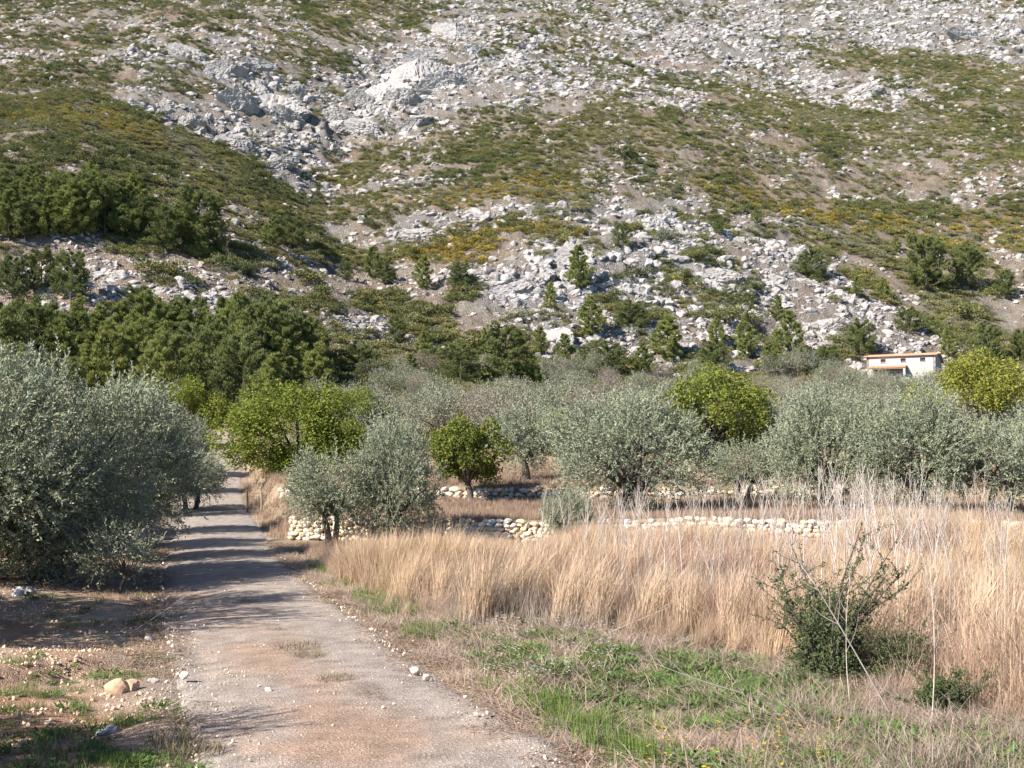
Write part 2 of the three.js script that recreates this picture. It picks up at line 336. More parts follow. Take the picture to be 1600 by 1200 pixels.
// ---------------------------------------------------------------- scattering: copies of a few shapes as one uncountable mass
function scatter(name, label, category, shapes, material, spots) {       // spots: {x, y, d, s, sy, turn, tint, tilt}
  const q = new THREE.Quaternion(), e = new THREE.Euler(), m = new THREE.Matrix4(), col = new THREE.Color();
  shapes.forEach((g, k) => {
    const mine = spots.filter((_, i) => i % shapes.length === k);
    if (!mine.length) return;
    const o = new THREE.InstancedMesh(g, material, mine.length);
    mine.forEach((p, i) => {
      q.setFromEuler(e.set(p.tx || 0, p.turn, p.tz || 0, 'YXZ'));
      o.setMatrixAt(i, m.compose(V(p.x, p.y, -p.d), q, V(p.s * (p.sx || 1), p.s * (p.sy || 1), p.s * (p.sz || 1))));
      const t = p.tint || [1, 1, 1]; o.setColorAt(i, col.setRGB(t[0], t[1], t[2]));
    });
    stuff(o, name, label, category);
  });
}

function slopePlace(x, d) {
  const v = V(x, landForm(x, d) - EYE, -d), f = v.dot(forward), px = 800 + FOCAL * x / f, py = 600 - FOCAL * v.dot(upward) / f;
  if (py > 400) return px < 420 ? 'among the scrub above the lower pine stand' : px < 740 ? 'below the ravine mouth' : px < 1240 ? 'on the bare rocky knoll' : 'on the slope above the farmhouse';
  if (py > 230) return px < 480 ? 'on the flank of the scrub spur' : px < 760 ? 'beside the ravine' : px < 1150 ? 'behind the crest of the rocky knoll' : 'on the tan slope around the bloom band';
  return px < 330 ? 'high on the slope over the scrub spur' : px < 760 ? 'near the ravine crags' : px < 1200 ? 'in the high grey boulder field' : 'on the high slope toward the upper right corner';
}
// limestone blocks of the slope
const rockShapes = [1, 2, 3, 4, 5, 6].map(k => stoneShape(100 + k, 2, 0.5, 0.75, 0.42));
{
  const r = rng(5), spots = [];
  for (let n = 0; n < 900000 && spots.length < 115000; n++) {
    const d = 108 + 370 * r() ** 1.25, x = (r() * 2 - 1) * (0.5 * d + 12), df = footD(x);
    if (d < df + 3) continue;
    const [rock] = cover(x, d), nn = fbm(x / 8, d / 5, 3, 91);
    if (r() > clamp(rock * 0.75 - 0.08 + nn * 1.2 + 0.16 * (1 - smooth(45, 85, d - df)))) continue;
    const big = r() ** 5, s = (0.11 + 0.75 * big * (0.35 + rock)) * (0.8 + d / 650);
    const g = between(r, 0.82, 1.16), warm = clamp(0.5 - rock + r() * 0.5) * 0.1;
    spots.push({ x, d, y: landFull(x, d) + s * between(r, -0.35, 0.12), s, sx: between(r, 0.9, 1.6), sy: between(r, 0.7, 1.6), sz: between(r, 0.6, 1), turn: between(r, -0.7, 0.9) + (r() < 0.5 ? PI : 0), tx: between(r, -.35, .5), tz: between(r, -.35, .35), tint: [g * (1 + warm), g, g * (1 - warm)] });
  }
  spots.sort((a, b) => b.s * (b.sx || 1) / b.d - a.s * (a.sx || 1) / a.d);
  for (const [i, p] of spots.splice(0, 260).entries()) {
    const o = new THREE.Mesh(rockShapes[i % 6], M.lime); o.position.set(p.x, p.y, -p.d); o.rotation.set(p.tx, p.turn, p.tz, 'YXZ'); o.scale.set(p.s * p.sx, p.s * p.sy, p.s * p.sz);
    const w = slopePlace(p.x, p.d); thing(o, 'limestone_block', `grey limestone block lying ${w}`, 'rock', `limestone blocks ${w}`);
  }
  console.log('rocks', spots.length);
  scatter('limestone_rubble', 'grey limestone blocks scattered over the mountain slope', 'rocks', rockShapes, M.lime, spots);
}

// ---------------------------------------------------------------- shrubs of the slope
function shrubShape(seed, leaves, size, colour, spread = 0.3, tall = 0.62, accent, share = 0) {
  const r = rng(seed), S = new Shape(), lumps = [];
  for (let i = 0; i < 7; i++) { const a = r() * 6.3, q = 0.62 * sqrt(r()); lumps.push([V(q * cos(a), between(r, 0.12, 0.5) * tall, q * sin(a)), between(r, 0.28, 0.48)]); }
  for (let i = 0; i < leaves; i++) {
    const [c, rad] = lumps[i % 7], u = unit(r); if (u.y < -0.2) u.y = -u.y;
    const p = c.clone().addScaledVector(u, rad * between(r, 0.6, 1.08)); p.y = max(-0.05, p.y);
    const dir = u.clone().multiplyScalar(0.7).add(unit(r).multiplyScalar(0.7)).add(V(0, 0.3, 0)).normalize(), side = V().crossVectors(dir, unit(r)).normalize();
    leaf(S, p, dir, side, size * between(r, 0.7, 1.5), size * between(r, 0.45, 0.8), accent && r() < share && p.y > 0.15 ? tone(r, accent, 0.25) : tone(r, colour, spread));
  }
  return S.build();
}
const GREEN = { dark: [.115, .135, .052], olive: [.185, .185, .07], grey: [.19, .20, .13] };
const slopeShrubs = {
  dark: [1, 2, 3].map(k => shrubShape(200 + k, 330, 0.13, GREEN.dark)),
  olive: [1, 2, 3].map(k => shrubShape(210 + k, 330, 0.12, GREEN.olive)),
  grey: [1, 2].map(k => shrubShape(220 + k, 330, 0.12, GREEN.grey)),
  bloom: [1, 2].map(k => shrubShape(230 + k, 330, 0.12, [.20, .18, .055], 0.3, 0.6, [.55, .38, .03], 0.24)),
};
{
  const r = rng(9), spots = { dark: [], olive: [], grey: [], bloom: [] }; let n = 0, total = 0;
  for (; n < 900000 && total < 95000; n++) {
    const d = 100 + 375 * r() ** 1.2, x = (r() * 2 - 1) * (0.5 * d + 12), df = footD(x);
    if (d < df - 12) continue;
    const [rock, shrub, bloom] = d < df + 4 ? [0, 0.95, 0] : cover(x, d), nn = fbm(x / 4.5, d / 4, 3, 101), big = fbm(x / 25, d / 20, 2, 105);
    const low = smooth(-2, 6, d - df) * (1 - smooth(45, 85, d - df)), clump = fbm(x / 6.5, d / 6.5, 3, 107);
    if (nn * 0.95 + big * 0.35 + shrub * 1.15 - 0.42 + low * (clump * 1.9 - 0.32) < (r() - 0.3) * 0.6) continue;
    const kindN = fbm(x / 9 + 40, d / 9, 2, 111) + (r() - 0.5) * 0.5;
    const kind = bloom > 0.3 && r() < bloom * 0.85 ? 'bloom' : kindN > 0.16 ? 'dark' : kindN < -0.3 ? 'grey' : 'olive';
    const s = between(r, 0.42, 1.0) * (kind === 'dark' ? 1.2 : 1) * (r() < 0.06 ? 1.5 : 1) * (0.75 + d / 700) * (1 + 0.35 * low);
    const k = between(r, 0.75, 1.3);
    spots[kind].push({ x, d, y: landFull(x, d) - 0.05, s, sy: between(r, 0.65, 1.1), turn: r() * 6.3, tint: [k * between(r, 0.92, 1.12), k, k * between(r, .85, 1.1)] }); total++;
  }
  console.log('shrubs', total, n);
  scatter('dark_scrub', 'low dark green scrub spread over the mountain slope', 'scrub', slopeShrubs.dark, M.shrub, spots.dark);
  scatter('olive_scrub', 'low olive green scrub spread over the mountain slope', 'scrub', slopeShrubs.olive, M.shrub, spots.olive);
  scatter('grey_scrub', 'low grey green scrub spread over the mountain slope', 'scrub', slopeShrubs.grey, M.shrub, spots.grey);
  scatter('flowering_scrub', 'low scrub with small yellow flowers on the mountain slope', 'scrub', slopeShrubs.bloom, M.shrub, spots.bloom);
}
console.log('scrub done');

// ---------------------------------------------------------------- crags and boulders one can pick out on the slope
function cragShape(seed, w, h, t) {                  // a fluted, broken face of limestone
  let g = new THREE.IcosahedronGeometry(1, 22); g.deleteAttribute('uv'); g.deleteAttribute('normal'); g = mergeVertices(g, 1e-4);
  const p = g.attributes.position, v = V(), col = [], r = rng(seed), cuts = [];
  for (let i = 0; i < 16; i++) { const n = unit(r); cuts.push([n, between(r, 0.5, 0.85)]); }
  for (let i = 0; i < p.count; i++) {
    v.fromBufferAttribute(p, i); const u = v.clone();
    for (const [n, d] of cuts) { const k = v.dot(n) - d; if (k > 0) v.addScaledVector(n, -k * 0.9); }
    const flute = abs(noise3(u.x * 5 + seed, u.y * 1.3, u.z * 5)), crack = 1 - abs(noise3(u.x * 9 + 3, u.y * 5 + seed, u.z * 9)), grain = fbm3(u.x * 14, u.y * 14 + seed, u.z * 14, 3);
    v.multiplyScalar(1 + 0.16 * flute - 0.13 * crack ** 6 + 0.13 * grain);
    const stain = fbm3(u.x * 3 + 9, u.y * 6, u.z * 3 + seed, 3), q = (0.95 + 0.25 * fbm3(u.x * 20, u.y * 20, u.z * 20, 2)) * (0.9 + 0.2 * hash(i, seed)), o = clamp(stain * 3 - 0.7) * 0.3;
    col.push(q * (1 + o * 0.3), q, q * (1 - o * 0.7));
    p.setXYZ(i, v.x * w, v.y * h, v.z * t);
  }
  g.setAttribute('color', new THREE.Float32BufferAttribute(col, 3));
  return g.toNonIndexed();
}
const cragProtos = [1, 2, 3, 4, 5, 6].map(k => cragShape(300 + k, 1, 1, 1));
for (const [px, py, w, h, seed, label] of [
  [432, 165, 7.5, 7.5, 1, 'pale grey limestone crag with the dark cleft beside it, above the ravine'],
  [385, 135, 8, 5, 2, 'grey limestone crag joining the cleft crag on its uphill flank'],
  [590, 160, 9, 7.5, 3, 'large pale limestone crag across the ravine from the dark cleft'],
  [650, 130, 9, 7, 4, 'fluted limestone crag above the large pale one across the ravine'],
  [715, 55, 9, 6, 5, 'rounded limestone crag near the top of the ravine'],
  [530, 200, 6, 2.5, 6, 'broken limestone shelf at the foot of the ravine crags'],
  [330, 110, 9, 4, 7, 'long low limestone crag stepping up behind the scrub spur'],
  [905, 400, 5, 2.6, 8, 'whitish limestone outcrop at the brow of the rocky knoll'],
  [870, 535, 2.4, 1.7, 9, 'jagged white limestone outcrop among pines at the knoll foot'],
  [1015, 352, 4, 1.8, 10, 'small limestone outcrop on the crest of the rocky knoll'],
  [990, 520, 3.6, 1.8, 11, 'flat limestone outcrop beside the round pine below the knoll'],
  [300, 92, 6, 3, 12, 'limestone ledge at the uphill start of the crag line'], [345, 122, 5.5, 3.4, 13, 'limestone ledge in the middle of the left crag line'], [405, 112, 6, 3.5, 14, 'upper limestone ledge over the cleft crag'], [455, 188, 3.6, 4.2, 15, 'dark-sided pillar right at the cleft'], [462, 150, 4, 4.5, 16, 'upper wall of the dark cleft'], [372, 168, 4.5, 3, 17, 'low ledge under the left crag line'],
  [520, 188, 4, 2.5, 18, 'limestone step in the ravine bed beside the cleft'], [560, 172, 5, 4, 19, 'left shoulder of the large pale crag'], [602, 118, 6, 4.5, 20, 'top of the large pale crag'], [632, 172, 6, 4, 21, 'right foot of the large pale crag'], [672, 98, 6.5, 4, 22, 'crag between the fluted and the rounded one'], [694, 138, 6, 3.5, 23, 'right shoulder of the fluted crag'], [572, 212, 5, 2.2, 24, 'broken step below the large pale crag'], [640, 198, 5, 2.2, 25, 'low rock step right of the ravine'], [745, 82, 6, 3.5, 26, 'crag right of the rounded one'],
  [1060, 62, 7, 2.6, 27, 'long rock rib high in the grey boulder field'], [1400, 42, 9, 3, 28, 'rock band under the top right edge'], [1510, 62, 9, 3.2, 29, 'smooth grey rock face near the upper right corner'], [1345, 150, 7, 2.4, 30, 'rock rib below the green strip on the right'], [860, 130, 6, 2.4, 31, 'rock rib at the left of the grey boulder field'], [225, 168, 4, 1.8, 32, 'first rock of the ledge edging the scrub spur'], [300, 200, 4, 1.8, 33, 'second rock of the ledge edging the scrub spur'], [370, 232, 4, 1.8, 34, 'third rock of the ledge edging the scrub spur'], [440, 272, 3.6, 1.6, 35, 'lowest rock of the ledge edging the scrub spur'], [660, 372, 4, 1.8, 36, 'pale rock beside the ravine mouth'], [130, 445, 3.4, 1.2, 37, 'flat pale rock above the lower pine stand'], [800, 450, 5, 1.8, 38, 'long outcrop left of the knoll pine'], [1130, 440, 4.5, 1.7, 39, 'outcrop in the bare middle of the knoll'], [1290, 505, 4, 1.7, 40, 'outcrop uphill of the pointed pine'],
]) {
  const s = sight(px, py), o = new THREE.Mesh(cragProtos[seed % 6], M.lime);
  o.scale.set(w * 1.15, h * 1.25, w * 0.42);
  o.position.set(s.x, landFull(s.x, s.d) - w * 0.1, -s.d); o.rotation.set(-0.62 + (seed % 5 - 2) * 0.08, (seed % 3 - 1) * 0.35 + (seed > 11 ? PI : 0), (seed * 7 % 5 - 2) * 0.22, 'YXZ');
  thing(o, 'limestone_crag', label, 'crag', 'limestone crags on the mountain');
}

// ---------------------------------------------------------------- trees
function oliveCrown(seed, R, H, base, shoots, perShoot, len, wide, colour) {   // R half width, crown from base to H
  const r = rng(seed), S = new Shape(), lumps = [], mid = (base + H) / 2, half = (H - base) / 2;
  for (let i = 0; i < 22; i++) { const u = unit(r), k = 0.45 + 0.35 * r(); lumps.push([V(u.x * R * k, mid + u.y * half * k, u.z * R * k), between(r, 0.26, 0.42) * min(R, half * 1.3)]); }
  for (let i = 0; i < shoots; i++) {
    const [c, rad] = lumps[i % lumps.length], u = unit(r), p = c.clone().addScaledVector(u, rad * between(r, 0.45, 1));
    if (p.y < base - 0.15) p.y = base + r() * 0.3;
    const out = V(p.x, (p.y - mid) * 1.1, p.z).normalize();
    const dir = out.multiplyScalar(0.55).addScaledVector(u, 0.35).add(V(0, 0.42, 0)).add(unit(r).multiplyScalar(0.38)).normalize(), L = len * between(r, 3.5, 7);
    const shade = tone(r, colour, 0.16);
    for (let k = 0; k < perShoot; k++) {
      const t = (k + r()) / perShoot, at = p.clone().addScaledVector(dir, L * t); at.y -= 0.25 * L * t * t * (1 - dir.y);
      const ld = dir.clone().multiplyScalar(0.75).add(unit(r).multiplyScalar(0.75)).normalize(), side = V().crossVectors(ld, unit(r)).normalize();
      leaf(S, at, ld, side, len * between(r, 0.7, 1.15), wide * between(r, 0.8, 1.2), tone(r, shade, 0.3));
    }
  }
  return [S.build(), lumps];
}
function treeWood(seed, lumps, fork, rad, stems = 1, lean = 0.15) {
  const r = rng(seed), out = [];
  for (let s = 0; s < stems; s++) {
    const a0 = r() * 6.3, off = stems > 1 ? 0.16 : 0, top = V(cos(a0) * lean + off * cos(a0 + 1), fork, sin(a0) * lean + off * sin(a0 + 1));
    const foot = V(off * cos(a0), -0.12, off * sin(a0));
    out.push(limb([foot, V(lerp(foot.x, top.x, .4) + between(r, -.06, .06), fork * 0.4, lerp(foot.z, top.z, .4) + between(r, -.06, .06)), top], [rad * 1.35, rad, rad * 0.85], 9, 0.3, seed + s));
    for (let i = 0; i < lumps.length; i++) if (i % stems === s) {
      const c = lumps[i][0], m = top.clone().lerp(c, 0.5).add(V(between(r, -.12, .12), between(r, -.05, .2) * c.y * 0.3, between(r, -.12, .12)));
      out.push(limb([top.clone().add(V(0, -0.06, 0)), m, c], [rad * 0.55, rad * 0.3, rad * 0.1], 5, 0.2, seed + i));
    }
  }
  return mergeGeometries(out);
}
function makeTree(crownGeo, woodGeo, crownMat, woodMat) {
  const g = new THREE.Group();
  part(woodGeo, woodMat, 'trunk', g);
  part(crownGeo, crownMat, 'crown', g, { kind: 'stuff' });
  return g;
}
const OLIVE = [.275, .31, .215];
function oliveKind(seed, R, H, base, shoots, perShoot, len, wide, fork, rad, stems, colour = OLIVE) {
  const [c, lumps] = oliveCrown(seed, R, H, base, shoots, perShoot, len, wide, colour);
  return makeTree(c, treeWood(seed + 7, lumps, fork, rad, stems), M.olive, M.oliveBark);
}
const oliveNear = oliveKind(401, 2.1, 3.55, 0.3, 3000, 22, 0.088, 0.027, 0.75, 0.17, 1);
const oliveNearB = oliveKind(402, 1.75, 3.3, 0.25, 2500, 22, 0.088, 0.027, 0.7, 0.15, 1);
const oliveMidA = oliveKind(403, 2.1, 3.1, 0.25, 2100, 20, 0.095, 0.03, 0.7, 0.14, 2);
const oliveMidB = oliveKind(404, 1.3, 2.6, 0.7, 1000, 20, 0.09, 0.028, 0.85, 0.09, 2);
const oliveFar = oliveKind(405, 1.9, 3.0, 0.35, 620, 9, 0.17, 0.06, 0.6, 0.12, 1, [.235, .255, .175]);
const oliveFarB = oliveKind(406, 1.7, 2.7, 0.3, 560, 9, 0.17, 0.06, 0.6, 0.1, 2, [.26, .27, .20]);
const almondFar = oliveKind(407, 1.7, 2.6, 0.3, 700, 6, 0.15, 0.03, 0.6, 0.1, 2, [.28, .24, .205]);
function placed(proto, x, d, scale, turn, name, label, category, group, sy = 1, sink = 0.05) {
  const o = proto.clone();
  o.position.set(x, landForm(x, d) - sink, -d); o.rotation.y = turn; o.scale.set(scale, scale * sy, scale);
  return thing(o, name, label, category, group);
}
const atPx = (px, d) => (px - 800) / FOCAL * d;
const GROVE = 'olive trees of the grove beside the track', TERR = 'olive trees on the walled terraces';
for (const [k, px, d, s, sy, turn, label, group] of [
  [oliveNear, 95, 20.5, 1.0, 1.0, 0.4, 'big silvery olive tree at the edge of the red soil grove', GROVE],
  [oliveNearB, 180, 24.5, 0.92, 1.12, 2.1, 'silvery olive tree nearest the shaded bend, leaning over the track verge', GROVE],
  [oliveNear, -40, 19, 0.98, 1.0, 3.7, 'silvery olive tree cut by the picture edge on the red soil', GROVE],
  [oliveNearB, 40, 27, 1.05, 1.05, 4.6, 'silvery olive tree standing behind the big one in the grove', GROVE],
  [oliveMidA, 165, 33, 0.95, 1.15, 1.0, 'olive tree beside the stone bank along the shaded track', GROVE],
  [oliveMidB, 300, 44, 1.0, 0.95, 0.2, 'small pale olive tree beside the far shaded end of the track', GROVE],
  [oliveMidA, 205, 41, 0.9, 1.0, 2.6, 'olive tree between the stone bank and the far end of the track', GROVE],
  [oliveMidA, 240, 52, 0.95, 1.0, 3.9, 'olive tree behind the small pale one by the far track', GROVE],
  [oliveMidA, 285, 62, 0.95, 1.0, 5.2, 'olive tree where the track disappears under the trees', GROVE],
  [oliveMidB, 520, 29.4, 0.82, 1.12, 0.7, 'small olive tree with two dark stems in front of the stone wall', TERR],
  [oliveMidA, 622, 29.8, 0.62, 1.62, 1.9, 'rounded olive tree standing in dry grass before the stone wall', TERR],
  [oliveMidA, 985, 35.5, 1.2, 0.98, 0.9, 'broad olive tree on the terrace above the middle of the wall', TERR],
  [oliveMidB, 885, 30.3, 0.52, 1.1, 2.2, 'low olive suckers hanging over the end of the pale wall', TERR],
  [oliveMidA, 1295, 36.5, 0.98, 1.2, 3.0, 'tall leafy olive tree on the terrace behind the spiny shrub', TERR],
  [oliveMidA, 1430, 35, 1.0, 1.12, 4.4, 'olive tree joined crown to crown with the tall leafy one', TERR],
  [oliveMidB, 1560, 34, 1.15, 1.0, 5.0, 'olive tree on the terrace at the picture edge', TERR],
  [oliveMidA, 1680, 35, 1.0, 1.1, 0.1, 'olive tree mostly outside the picture edge on the terrace', TERR],
  [oliveMidB, 822, 45, 1.15, 0.95, 1.3, 'small olive tree on the upper terrace between leafy orchard trees', TERR],
  [oliveMidB, 1160, 40, 0.9, 0.95, 3.3, 'small olive tree in the gap between two broad olives', TERR],
]) placed(k, atPx(px, d), d, s, turn, 'olive_tree', label, 'olive tree', group, sy);
// olives of the grove outside the frame: their shadows lie on the red soil and across the track
for (const [x, d, s, turn, label] of [[-8.5, 13.6, 1.2, 1, 'olive tree outside the frame that shades the soil and track'], [-6.2, 6.9, 0.82, 2.5, 'olive tree outside the frame that shades the near grass'], [-14.2, 24, 1, 4, 'olive tree outside the frame behind the grove edge']])
  placed(oliveNear, x, d, s, turn, 'olive_tree', label, 'olive tree', GROVE, 0.9);

function broadTree(seed, R, H, base, n, size, colour, fork, rad) {
  const r = rng(seed), S = new Shape(), lumps = [], mid = (base + H) / 2, half = (H - base) / 2;
  for (let i = 0; i < 26; i++) { const u = unit(r), k = 0.5 + 0.32 * r(); lumps.push([V(u.x * R * k, mid + u.y * half * k, u.z * R * k), between(r, 0.2, 0.36) * min(R, half * 1.3)]); }
  for (let i = 0; i < n; i++) {
    const [c, rd] = lumps[floor(i / 9) % lumps.length], u = unit(r), p = c.clone().addScaledVector(u, rd * between(r, 0.5, 1.1));
    const shade = tone(r, colour, 0.2, 0.12);
    for (let k = 0; k < 4; k++) {
      const dir = V(p.x, 0, p.z).normalize().multiplyScalar(0.5).add(unit(r).multiplyScalar(0.8)).add(V(0, -0.1, 0)).normalize(), side = V().crossVectors(dir, unit(r)).normalize();
      const f = side.clone(); f.y *= 0.35; f.normalize();
      leaf(S, p.clone().add(unit(r).multiplyScalar(size * 0.9)), dir, f, size * between(r, 0.8, 1.3), size * between(r, 0.55, 0.8), tone(r, shade, 0.2));
    }
  }
  return makeTree(S.build(), treeWood(seed + 3, lumps, fork, rad, 1, 0.2), M.broad, M.bark);
}
const leafyA = broadTree(501, 3.4, 4.3, -0.6, 6400, 0.13, [.19, .235, .032], 0.7, 0.13);
const leafyB = broadTree(502, 2.6, 4.0, 0.0, 4200, 0.13, [.20, .24, .035], 0.8, 0.12);
const leafyD = broadTree(504, 1.9, 3.1, 0.75, 2600, 0.12, [.16, .195, .03], 0.85, 0.12);
const leafyC = broadTree(503, 3.4, 4.6, -0.2, 5200, 0.14, [.25, .27, .045], 0.8, 0.14);
for (const [k, px, d, s, sy, turn, label] of [
  [leafyA, 462, 49, 1.0, 0.9, 0.5, 'large bright green leafy tree overhanging the far end of the track'],
  [leafyB, 292, 80, 1.05, 1.1, 1.5, 'dark leafy tree behind the end of the track'],
  [leafyD, 738, 41, 0.9, 1.1, 2.5, 'leafy orchard tree with a dark forked trunk above the second wall'],
  [leafyB, 1122, 56, 1.15, 0.96, 3.3, 'rounded yellow-green tree rising behind the broad olive'],
  [leafyC, 975, 66, 0.45, 1.25, 0.2, 'narrow yellow-green tree top beside the rounded one'],
  [leafyC, 1268, 60, 0.5, 0.95, 4.3, 'small yellow-green tree top between two olive crowns'],
  [leafyC, 1530, 62, 1.12, 1.08, 5.3, 'broad yellowish leafy tree below the white house'],
  [leafyB, 870, 56, 0.62, 0.85, 0.9, 'low yellow-green tree behind the upper terrace olive'],
  [leafyA, 545, 66, 0.8, 0.95, 2.9, 'darker green leafy tree behind the large bright one'],
  [leafyB, 1400, 66, 0.6, 0.8, 1.1, 'small leafy tree seen over the olives below the house'],
]) placed(k, atPx(px, d), d, s, turn, 'orchard_tree', label, 'tree', 'leafy yellow-green orchard trees', sy);

// grey olives and bare almonds at the foot of the slope
{
  const r = rng(33), done = [];
  for (let n = 0; n < 9000 && done.length < 210; n++) {
    const d = between(r, 56, 168), x = between(r, -0.17, 0.47) * d, df = footD(x);
    if (d > df + 6 || x - roadX(d) < 4 || done.some(p => hypot(p[0] - x, p[1] - d) < 2.7) || hypot(x - 58, d - 160) < 10) continue;
    done.push([x, d]);
    const q = r(), proto = q < 0.42 ? oliveFar : q < 0.75 ? oliveFarB : almondFar;
    const px = 800 + FOCAL * x / d, where = px < 700 ? 'behind the bright orchard tree' : px < 950 ? 'below the broad pine' : px < 1220 ? 'behind the broad terrace olive' : px < 1400 ? 'left of the white farmhouse' : 'around the white farmhouse';
    const near = d < 90 ? 'near edge of the old grove' : d < 125 ? 'middle of the old grove' : 'uphill edge of the old grove', almond = proto === almondFar;
    placed(proto, x, d, between(r, 0.75, 1.15), r() * 6.3, almond ? 'almond_tree' : 'olive_tree', `${almond ? 'half-bare almond' : proto === oliveFar ? 'grey-green olive' : 'pale silvery olive'} at the ${near} ${where}`, almond ? 'almond tree' : 'olive tree', `${almond ? 'almonds' : proto === oliveFar ? 'grey-green olives' : 'silvery olives'}, ${near}, ${where}`, between(r, 0.8, 1.1));
  }
}

{ // brush between the trees of the old grove
  const r = rng(37), spots = [];
  for (let n = 0; n < 9000 && spots.length < 2600; n++) { const d = between(r, 58, 150), x = between(r, -0.3, 0.47) * d; if (abs(x - roadX(d)) < 3.2 || d > footD(x) + 5 || fbm(x / 6, d / 6, 2, 39) < -0.12) continue; const k = between(r, 0.8, 1.35); spots.push({ x, d, y: landForm(x, d) - 0.05, s: between(r, 0.5, 1.15), sy: between(r, 0.8, 1.4), turn: r() * 6.3, tint: [k * 1.05, k, k] }); }
  scatter('grove_brush', 'grey-green brush growing between the trees of the old grove', 'brush', [slopeShrubs.grey[0], slopeShrubs.olive[0], slopeShrubs.grey[1]], M.shrub, spots);
}

{ // tall scrub of the lower slope
  const r = rng(43), spots = [];
  for (let n = 0; n < 20000 && spots.length < 2000; n++) { const d = between(r, 105, 235), x = between(r, -0.5, 0.5) * d, df = footD(x); if (d < df - 3 || d > df + 75) continue; const [rock, shrub] = cover(x, d), q = fbm(x / 6.5, d / 6.5, 3, 107); if (q + 0.5 * shrub - 0.35 * smooth(0, 70, d - df) < 0.25 * r() + 0.16) continue; const k = between(r, 0.8, 1.4); spots.push({ x, d, y: landFull(x, d) - 0.1, s: between(r, 0.9, 1.9), sy: between(r, 0.7, 1.15), turn: r() * 6.3, tint: [k * between(r, .95, 1.15), k, k * between(r, .85, 1.1)] }); }
  spots.sort((a, b) => b.s / b.d - a.s / a.d);
  const kinds = [[slopeShrubs.dark[0], 'dark green'], [slopeShrubs.olive[1], 'olive green'], [slopeShrubs.grey[0], 'grey-green']];
  for (const [i, p] of spots.splice(0, 280).entries()) {
    const [g, hue] = kinds[i % 3], o = new THREE.Mesh(g, M.shrub), w = slopePlace(p.x, p.d); o.position.set(p.x, p.y, -p.d); o.rotation.y = p.turn; o.scale.set(p.s, p.s * p.sy, p.s);
    thing(o, 'scrub_bush', `rounded ${hue} scrub bush ${w}`, 'bush', `${hue} scrub bushes ${w}`);
  }
  scatter('tall_scrub', 'tall rounded green scrub on the lower slope', 'scrub', [slopeShrubs.dark[0], slopeShrubs.olive[1], slopeShrubs.dark[2], slopeShrubs.grey[0]], M.shrub, spots);
}

function pineTree(seed, H, R, base, tufts, colour, conic) {
  const r = rng(seed), S = new Shape(), wood = [];
  const lean = V(between(r, -.25, .25), 0, between(r, -.25, .25));
  wood.push(limb([V(0, -0.2, 0), V(lean.x * 0.3, H * 0.35, lean.z * 0.3), V(lean.x, H * 0.92, lean.z)], [H * 0.022, H * 0.016, H * 0.004], 6, 0.15, seed));
  const boughs = [];
  for (let i = 0; i < 58; i++) {
    const t = base + (0.97 - base) * ((i + r()) / 58), a = i * 2.4 + r(), prof = conic ? (1 - t) ** 0.75 * (0.35 + 0.65 * smooth(base, base + 0.18, t)) * 1.3 : sqrt(max(0.02, 1 - ((t - base) / (1 - base) * 1.25 - 0.35) ** 2)) * 0.95;
    const L = R * prof * between(r, 0.5, 1.2), up = between(r, 0.25, 0.75) * L, rootP = V(lean.x * t, t * H - up * 0.4, lean.z * t), tip = rootP.clone().add(V(cos(a) * L, up, sin(a) * L));
    boughs.push([rootP, tip, L]);
    if (i % 2 === 0) wood.push(limb([rootP, rootP.clone().lerp(tip, 0.5).add(V(0, -0.05 * L, 0)), tip], [H * 0.006, H * 0.004, H * 0.001], 4, 0.1, seed + i));
  }
  for (let i = 0; i < tufts; i++) {
    const [a, b, L] = boughs[floor(r() * boughs.length)], t = 0.25 + 0.78 * sqrt(r()), c = a.clone().lerp(b, t).add(unit(r).multiplyScalar(0.12 * L * (0.5 + t * 0.5) + 0.07));
    const out = b.clone().sub(a).normalize()
      .multiplyScalar(0.45).add(V(0, 0.85, 0)).add(unit(r).multiplyScalar(0.4)).normalize(), shade = tone(r, colour, 0.25);
    for (let k = 0; k < 12; k++) {
      const dir = out.clone().add(unit(r).multiplyScalar(0.7)).normalize(), side = V().crossVectors(dir, unit(r)).normalize(), l = H * 0.048 * between(r, 0.7, 1.25), w = H * 0.0045;
      const tip = c.clone().addScaledVector(dir, l);
      S.tri(c.clone().addScaledVector(side, w), c.clone().addScaledVector(side, -w), tip, tone(r, shade, 0.2));
    }
  }
  return makeTree(S.build(), mergeGeometries(wood), M.pine, M.bark);
}
const PINE = [.215, .25, .078];
const pines = [pineTree(601, 8, 2.7, 0.06, 2500, PINE, true), pineTree(602, 8, 3.1, 0.1, 2700, [.18, .215, .075], false), pineTree(603, 8, 2.4, 0.03, 2500, [.25, .285, .085], true), pineTree(604, 8, 3.5, 0.08, 2900, [.16, .195, .07], false)];
function pineAt(px, py, hpx, kind, label, group, wide = 1) {
  const s = sight(px, py), sc = hpx / s.px / 8, o = pines[kind].clone();
  o.position.set(s.x, landFull(s.x, s.d) - 0.1, -s.d); o.rotation.y = px * 1.7 + py; o.scale.set(sc * wide, sc, sc * wide);
  return thing(o, 'pine_tree', label, 'pine tree', group);
}
